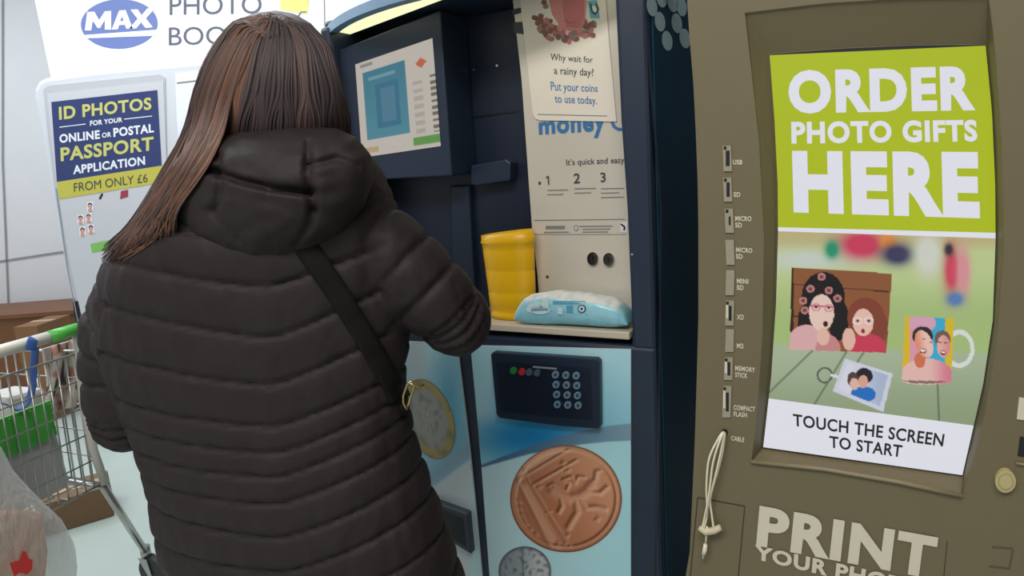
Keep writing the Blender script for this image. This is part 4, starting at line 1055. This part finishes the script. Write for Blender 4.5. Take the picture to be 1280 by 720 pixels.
for s_ in (-1, 1):
    h_ = tc(660) + D_ * s_ * .085; ft = Vector((h_.x, h_.y, .07)) + D_ * s_ * .01
    kn = h_.lerp(ft, .48) + face * .02
    limb(bm_, [h_, kn, kn.lerp(ft, .4) + N_ * .012, ft], [.085, .058, .055, .038], m_skin)
    limb(bm_, [ft + Z * -.02 + N_ * .03, ft + Z * -.035 + face * .06, ft + Z * -.045 + face * .15], [.034, .034, .024], m_skin)
person_me = remeshed(bm_, 'person', .0055, m_skin, 2)
person = bpy.data.objects.new('person', person_me); SC.collection.objects.link(person)
person_me.transform(Matrix.Translation(-pbase)); person.location = pbase
tag(person, 'person with long brown hair in dark quilted coat standing with back turned', 'person')

def child_mesh(me, name, parent):
    o = bpy.data.objects.new(name, me); SC.collection.objects.link(o); o.parent = parent; return o
# --- trousers and shoes
mb = MB(); loft(mb, [(tc(y), D_ * a, N_ * b) for y, a, b in ((560, .165, .115), (620, .18, .125), (690, .17, .12))], m_trs)
for s_ in (-1, 1):
    h_ = tc(660) + D_ * s_ * .085; ft = Vector((h_.x, h_.y, .10)) + D_ * s_ * .01; kn = h_.lerp(ft, .48) + face * .02
    limb(mb, [h_, kn, kn.lerp(ft, .5) + N_ * .008, ft], [.095, .068, .06, .056], m_trs)
me = remeshed(mb, 'trousers', .008, m_trs, 3); me.transform(Matrix.Translation(-pbase)); child_mesh(me, 'trousers', person)
for s_ in (-1, 1):
    h_ = tc(660) + D_ * s_ * .085; ft = Vector((h_.x, h_.y, 0)) + D_ * s_ * .01; mb = MB()
    loft(mb, [(ft + Z * z_ + face * .045, D_ * a, N_ * b) for z_, a, b in ((.0, .046, .128), (.018, .048, .132), (.02, .044, .126), (.05, .042, .115))], m_shoe, 24, 2.4)
    loft(mb, [(ft + Z * z_ + face * o_, D_ * a, N_ * b) for z_, a, b, o_ in ((.04, .042, .1, .03), (.075, .042, .065, .0), (.12, .045, .05, 0), (.15, .047, .05, 0))], m_shoe, 20)
    mb.build('shoe', person)

# --- coat
ct = MB()
rows = [(172, 296, 440, .08), (198, 262, 462, .095), (222, 222, 478, .115), (245, 214, 486, .125), (275, 190, 496, .135), (310, 158, 502, .14), (360, 136, 506, .14), (420, 132, 506, .14), (480, 158, 503, .14),
        (540, 184, 510, .145), (600, 202, 528, .15), (660, 214, 550, .155), (720, 226, 570, .16), (790, 234, 590, .165), (860, 240, 606, .17), (930, 242, 622, .175)]
ry = smooth_path([(r[0], r[1], r[2]) for r in rows], 50); rb_ = smooth_path([(r[3], 0, 0) for r in rows], 50)
secs = []
for v, b in zip(ry, rb_):
    a_, c_ = pp3(v[1], v[0]), pp3(v[2], v[0]); mid_ = (a_ + c_) / 2
    secs.append((mid_, (c_ - a_) / 2, N_ * b.x))
loft(ct, secs, m_coat, 40, 2.3)
aR = [pp3(440, 292, 0), pp3(488, 322, .0), pp3(536, 366, -.01), pp3(570, 400, -.03)]
limb(ct, aR, [.082, .08, .073, .068], m_coat, 20)
limb(ct, [pp3(570, 400, -.03), pp3(568, 396, -.15), pp3(566, 392, -.27)], [.066, .06, .05], m_coat, 20)
aL = [pp3(194, 348, 0), pp3(163, 396, .0), pp3(153, 455, .0), pp3(158, 522, 0)]
limb(ct, aL, [.068, .077, .075, .068], m_coat, 20)
limb(ct, [pp3(158, 522, 0), pp3(196, 516, -.12), pp3(224, 500, -.23)], [.068, .06, .046], m_coat, 20)
# hem opening: the coat is a closed shell round the body below
cme = remeshed(ct, 'coat', .0065, m_coat, 6)
nv = len(cme.vertices); co = np.empty(nv * 3, np.float32); cme.vertices.foreach_get('co', co); co = co.reshape(-1, 3).astype(float)
no = np.empty(nv * 3, np.float32); cme.vertex_normals.foreach_get('vector', no); no = no.reshape(-1, 3).astype(float)
d3, n3, o3 = np.array(D_), np.array(N_), np.array(PP.o)
U_ = (co - o3) @ d3; Zc = co[:, 2]
# chevron seams: (pixel at the middle, pixel at left, pixel at right)
seams = [((335, 357), (150, 318), (470, 305)), ((338, 420), (140, 372), (480, 355)), ((340, 479), (140, 434), (480, 415)), ((343, 531), (170, 495), (490, 470)), ((345, 563), (185, 530), (500, 500)), ((347, 592), (190, 560), (505, 528)), ((349, 624), (195, 592), (520, 558)),
         ((352, 664), (200, 625), (540, 595)), ((355, 705), (205, 668), (560, 632)), ((358, 752), (210, 712), (575, 680)), ((360, 805), (212, 765), (590, 735)), ((362, 860), (214, 820), (600, 790))]
top_s = [((333, 300), (160, 270), (460, 250))]
zs = []
for c_, l_, r_ in top_s + seams:
    uc, zc = PP.uz(*c_, .13); ul, zl = PP.uz(*l_, .08); ur_, zr = PP.uz(*r_, .08)
    e_l = (zl - zc) / (abs(ul - uc) ** 1.0); e_r = (zr - zc) / abs(ur_ - uc)
    du = U_ - uc; k_ = np.where(du < 0, e_l, e_r)
    zs.append(zc + k_ * np.sqrt(du * du + .0009) - k_ * .03)
zs = np.array(zs)
dz = Zc[None] - zs; near = np.abs(dz).min(0)
above = np.where(dz >= 0, dz, 9).min(0); below = np.where(dz < 0, -dz, 9).min(0)
gap = np.clip(above + below, .02, .2); ph = np.clip(above / gap, 0, 1)
puff = np.where((above < 5) & (below < 5), np.sqrt(np.clip(np.sin(np.pi * ph), 0, 1)) * .0055 * np.clip(gap / .06, .5, 1.2), 0)
dt = puff - .0065 * np.exp(-(near / .0042) ** 2)
# sleeves: seams across the arm
def armfield(pts):
    P = np.array([list(p) for p in smooth_path(pts, 40)]); dist = np.linalg.norm(co[:, None] - P[None], axis=2); i = dist.argmin(1)
    L = np.r_[0, np.cumsum(np.linalg.norm(np.diff(P, axis=0), axis=1))]
    a = P[np.clip(i, 0, 38)]; t = P[np.clip(i, 0, 38) + 1] - a; t /= np.linalg.norm(t, axis=1)[:, None]
    return dist.min(1), L[np.clip(i, 0, 38)] + ((co - a) * t).sum(1)
arms = []
for pts, gap_ in ((aR + [pp3(568, 394, -.15), pp3(566, 392, -.27)], .062), (aL + [pp3(190, 508, -.12), pp3(220, 500, -.23)], .066)):
    ds, s_ = armfield(pts); f_ = (s_ / gap_ + .25) % 1.0
    a_ = np.sqrt(np.clip(np.sin(np.pi * f_), 0, 1)) * .005 - .006 * np.exp(-(np.minimum(f_, 1 - f_) * gap_ / .005) ** 2)
    arms.append((ds, a_))
uLs, uRs = PP.uz(195, 400)[0], PP.uz(492, 330)[0]
wl = 1 / (1 + np.exp((U_ - (uLs + .0)) / .008)) * (arms[1][0] < .105); wr_ = 1 / (1 + np.exp(-(U_ - uRs) / .008)) * (arms[0][0] < .11)
wl = wl * (Zc > PP.uz(150, 590)[1]); wr_ = wr_ * (Zc > PP.uz(560, 460)[1])
disp = dt * (1 - wl) * (1 - wr_) + arms[1][1] * wl + arms[0][1] * wr_
wrk = np.array([noise.fractal(Vector((p[0] * 22, p[1] * 22, p[2] * 12)), 1.0, 2.0, 3) for p in co]) * .0036
co2 = co + no * (disp + wrk)[:, None]
cme.vertices.foreach_set('co', co2.astype(np.float32).ravel()); cme.update()
coat_world = [Vector(p) for p in co2]; coat_faces = [list(p.vertices) for p in cme.polygons]
cme.transform(Matrix.Translation(-pbase)); coat = child_mesh(cme, 'coat', person)
tag(coat, 'dark grey brown quilted coat with chevron seams')

# --- hood
creases = [([(236, 196), (262, 212), (300, 226), (345, 236), (388, 240)], .020, 5), ([(272, 196), (276, 232), (270, 262)], .014, 5), ([(386, 178), (384, 214), (392, 262)], .014, 5), ([(388, 206), (420, 198), (448, 206)], .009, 4), ([(262, 262), (278, 280), (296, 300)], .008, 5), ([(392, 262), (386, 284), (372, 304)], .009, 5), ([(300, 182), (340, 188), (380, 184)], .006, 8)]
def hdisp(x, y):
    d = 0
    for l, dep, w in creases: d -= dep * math.exp(-(segd(x, y, l) / w) ** 2)
    return d + .006 * noise.noise(Vector((x * .03, y * .05, 4)))
mb = MB()
inflate(mb, [(300, 164), (262, 172), (232, 186), (212, 208), (204, 236), (212, 268), (234, 300), (268, 324), (310, 334), (352, 332), (392, 318), (428, 292), (455, 258), (467, 226), (464, 194), (446, 172), (420, 160), (360, 158)],
        .105, lambda x, y, o: pp3(x, y, .085 + o), .04, m_coat, rings=34, n=150, disp=hdisp)
hd = mb.build('hood', coat)
hood_world = [v.copy() for v in mb.v]; hood_faces = [list(f_) for f_ in mb.f]
bvh = BVHTree.FromPolygons(coat_world + hood_world, coat_faces + [[i + len(coat_world) for i in f_] for f_ in hood_faces])
bvc = BVHTree.FromPolygons(coat_world, coat_faces)
def surf(px, py, lift=.004, tree=None):
    r = ray(px, py).normalized(); h = (tree or bvh).ray_cast(CAM, r)
    return (h[0] - r * lift) if h[0] else None

# --- hair
hm = MB(); m_hs = [m_h1, m_h1, m_h2, m_h3]
inflate(hm, [(345, 13), (318, 16), (293, 27), (273, 46), (258, 74), (246, 104), (237, 135), (232, 160), (240, 172), (290, 172), (340, 170), (400, 170), (430, 170), (436, 150), (431, 118), (421, 84), (408, 54), (390, 30), (368, 17)],
        .108, lambda x, y, o: pp3(x, y, .0 + o), .04, m_h2, rings=18, n=90)
HX, HY = 338, 112
def hoff(x, y):
    t = max(0, 1 - ((x - HX) / 104) ** 2 - ((y - 118) / 112) ** 2); return .112 * math.sqrt(t)
rnd = random.Random(11)
def strand(pts, r, m, n=18, own=None, rest=True):
    sp_ = smooth_path([(x, y, 0) for x, y in pts], n); out = []
    for i, v in enumerate(sp_):
        o = hoff(v.x, v.y) + .003 + (own or 0)
        p = pp3(v.x, v.y, max(o, .012)); s_ = surf(v.x, v.y, .004 + (own or 0)) if rest else None
        if s_ is not None and (s_ - CAM).length < (p - CAM).length: p = s_
        out.append(p)
    # ease jumps in depth so a lock never kinks
    dd = [(p - CAM).length for p in out]
    for _ in range(5):
        dd = [dd[0]] + [min(dd[i], (dd[i - 1] + dd[i + 1]) / 2) if abs(dd[i - 1] + dd[i + 1] - 2 * dd[i]) > .004 else dd[i] for i in range(1, n - 1)] + [dd[-1]]
    out = [CAM + (p - CAM).normalized() * d for p, d in zip(out, dd)]
    hm.tube(out, [r * (.55 + .45 * math.sin(math.pi * (.12 + .8 * i / (n - 1)))) * (1 - .45 * max(0, i / (n - 1) - .75) / .25) for i in range(n)], m, 6, flat=.55)
def lockmat(x, f_): # streaks lie side by side: auburn locks right of the middle, dark ones to the left
    n_ = noise.noise(Vector((x * .055, f_ * 2, 7.7)))
    return m_h3 if n_ > .16 else (m_h2 if n_ < -.12 else m_h1)
for i in range(520):       # back and right side, running down inside the hood
    f_ = .5 - .5 * math.cos(math.pi * rnd.random()); sx, sy = 340 + rnd.uniform(-7, 4) + 10 * f_, 17 + rnd.uniform(0, 30)
    ex = lerp(256, 438, f_); ey = 182 + rnd.uniform(-6, 8); k = (f_ - .42) * 30; wv = 5 * math.sin(f_ * 31)
    X_ = lambda y: lerp(np.interp(y, (20, 30, 54, 84, 118, 150, 182), (330, 318, 300, 286, 273, 263, 256)), np.interp(y, (14, 20, 30, 54, 84, 118, 150, 182), (350, 374, 390, 409, 422, 432, 437, 438)), f_)
    strand([(sx, sy), (lerp(sx, X_(24 + 8 * f_), .7), 24 + 8 * f_ + rnd.uniform(-4, 3)), (X_(54), 54), (X_(84) + wv * .6, 84), (X_(118) + wv, 118), (X_(150) - wv * .4, 150), (X_(180), ey)], rnd.uniform(.0022, .0042), lockmat(ex + rnd.uniform(-4, 4), .3), 20, own=rnd.uniform(-.002, .005), rest=False)
for i in range(330):       # left side, swept into the long tail over the shoulder
    a = rnd.random() ** .8; sx, sy = 336 + rnd.uniform(-7, 5), 16 + rnd.uniform(0, 32)
    w_ = min(max(a + rnd.uniform(-.3, .3), 0), 1)
    e = (lerp(132, 214, w_ ** 1.3) + rnd.uniform(-7, 7), lerp(322, 286, w_) + rnd.uniform(-14, 8))
    wv = 5 * math.sin(a * 23)
    pts = [(sx, sy), (lerp(296, 322, a), lerp(25, 44, a)), (lerp(264, 306, a), lerp(64, 84, a)), (lerp(244, 292, a) + wv * .5, lerp(108, 122, a)), (lerp(230, 278, a), lerp(160, 170, a)), (lerp(206, 252, a) - wv, lerp(210, 214, a)), (lerp(lerp(176, 226, a), e[0], .25), lerp(lerp(262, 254, a), e[1], .2)), e]
    strand(pts, rnd.uniform(.002, .004), (m_h3 if rnd.random() < .6 else m_h1) if a > .25 else rnd.choice([m_h2, m_h1, m_h1, m_h3]), 26, own=rnd.uniform(0, .007))
for i in range(320):       # sides, framing the face
    sd_ = -1 if i % 2 else 1; ph_ = rnd.uniform(-.5, 1.15); pth = []
    for y in (18, 30, 54, 84, 118, 150, 180):
        xo = np.interp(y, (16, 30, 54, 84, 118, 150, 180), (318, 290, 269, 253, 242, 235, 233)) if sd_ < 0 else np.interp(y, (14, 30, 54, 84, 118, 150, 182), (350, 388, 406, 419, 429, 434, 436))
        tk = min(1.0, (y - 12) / 45); pth.append(pp3(338 + (xo - 338) * math.cos(ph_), y + (1 - tk) * 3, -.105 * math.sin(ph_) * (.45 + .55 * tk)))
    hm.tube(smooth_path(pth, 18), [rnd.uniform(.0025, .0042) * (.5 + .5 * math.sin(math.pi * (.1 + .8 * k_ / 17))) for k_ in range(18)], rnd.choice([m_h1, m_h1, m_h2, m_h3]), 6, flat=.6)
for i in range(12):        # fly-away wisps at the ends
    strand([(rnd.uniform(205, 235), 236), (rnd.uniform(186, 205), 272), (rnd.uniform(170, 190), 304), (rnd.uniform(122, 160), rnd.uniform(318, 332))], .0012, m_h3, 18)
hair = hm.build('hair', person); tag(hair, 'long brown hair swept over the left shoulder')

# --- shoulder bag strap
bg = thing('shoulder_bag', 'dark shoulder bag whose black strap crosses the coat back', 'bag', PP.P(520, 560, -.1))
mb = MB(); m_strap = mat('strap_black', rgb(18, 16, 16), .75, spec=.2)
Ls = smooth_path([(366, 286, 0), (412, 352, 0), (442, 398, 0), (468, 440, 0), (490, 478, 0), (500, 500, 0)], 36); top = []; bot = []
for i, v in enumerate(Ls):
    t = (Ls[min(i + 1, 35)] - Ls[max(i - 1, 0)]); nn = Vector((-t.y, t.x, 0)).normalized(); wdt = lerp(15, 12, i / 35)
    row = []
    for k in range(-2, 3):
        s_ = surf(v.x + nn.x * wdt * k / 2, v.y + nn.y * wdt * k / 2, .003, bvc)
        row.append(s_ if s_ is not None else pp3(v.x + nn.x * wdt * k / 2, v.y + nn.y * wdt * k / 2, .05))
    top.append(row)
V = []
for i in range(36):
    for k in range(5):
        ps_ = [top[j][k] for j in range(max(0, i - 3), min(36, i + 4))]; ds = min((p - CAM).length for p in ps_) ; p = top[i][k]
        ds = .5 * ds + .5 * sum((q - CAM).length for q in ps_) / len(ps_) - .002
        V.append(CAM + (p - CAM).normalized() * ds)
# carry the strap on round the side to the bag in front
mb.add(V, [[i * 5 + k, i * 5 + k + 1, (i + 1) * 5 + k + 1, (i + 1) * 5 + k] for i in range(35) for k in range(4)], m_strap, True)
st = mb.build('strap', bg); sd = st.modifiers.new('thick', 'SOLIDIFY'); sd.thickness = .004; sd.offset = -1
mb = MB(); m_gold = mat('buckle_brass', rgb(196, 176, 130), .25, metal=1)
ring = [(507, 488), (513, 484), (524, 482), (527, 484), (520, 489)]
mb.tube([pp3(x, y, o) for x, y, o in ((508, 512, .06), (504, 503, .06), (504, 494, .06), (509, 480, .06), (514, 476, .06), (518, 482, .055), (512, 500, .06), (508, 512, .06))], .0022, m_gold, 8)
mb.tube([pp3(x, y, o) for x, y, o in ((512, 479, .06), (524, 484, .05), (530, 481, .045))], .0016, m_gold, 8)
tag(mb.build('buckle', bg), 'brass buckle ring')
mb = MB(); mb.tube([pp3(x, y, o) for x, y, o in ((506, 506, .05), (506, 520, .0), (500, 540, -.08), (490, 560, -.2))], .009, m_strap, 8, flat=.3); mb.build('strap_end', bg)
mb = MB(); bc = pp3(462, 600, -.23)
loft(mb, [(bc + Z * z_, D_ * a, N_ * b) for z_, a, b in ((-.11, .10, .03), (-.1, .115, .042), (0, .12, .045), (.08, .115, .038), (.1, .1, .02))], mat('bag_leather', rgb(40, 34, 34), .5), 28, 3.2); mb.build('pouch', bg)
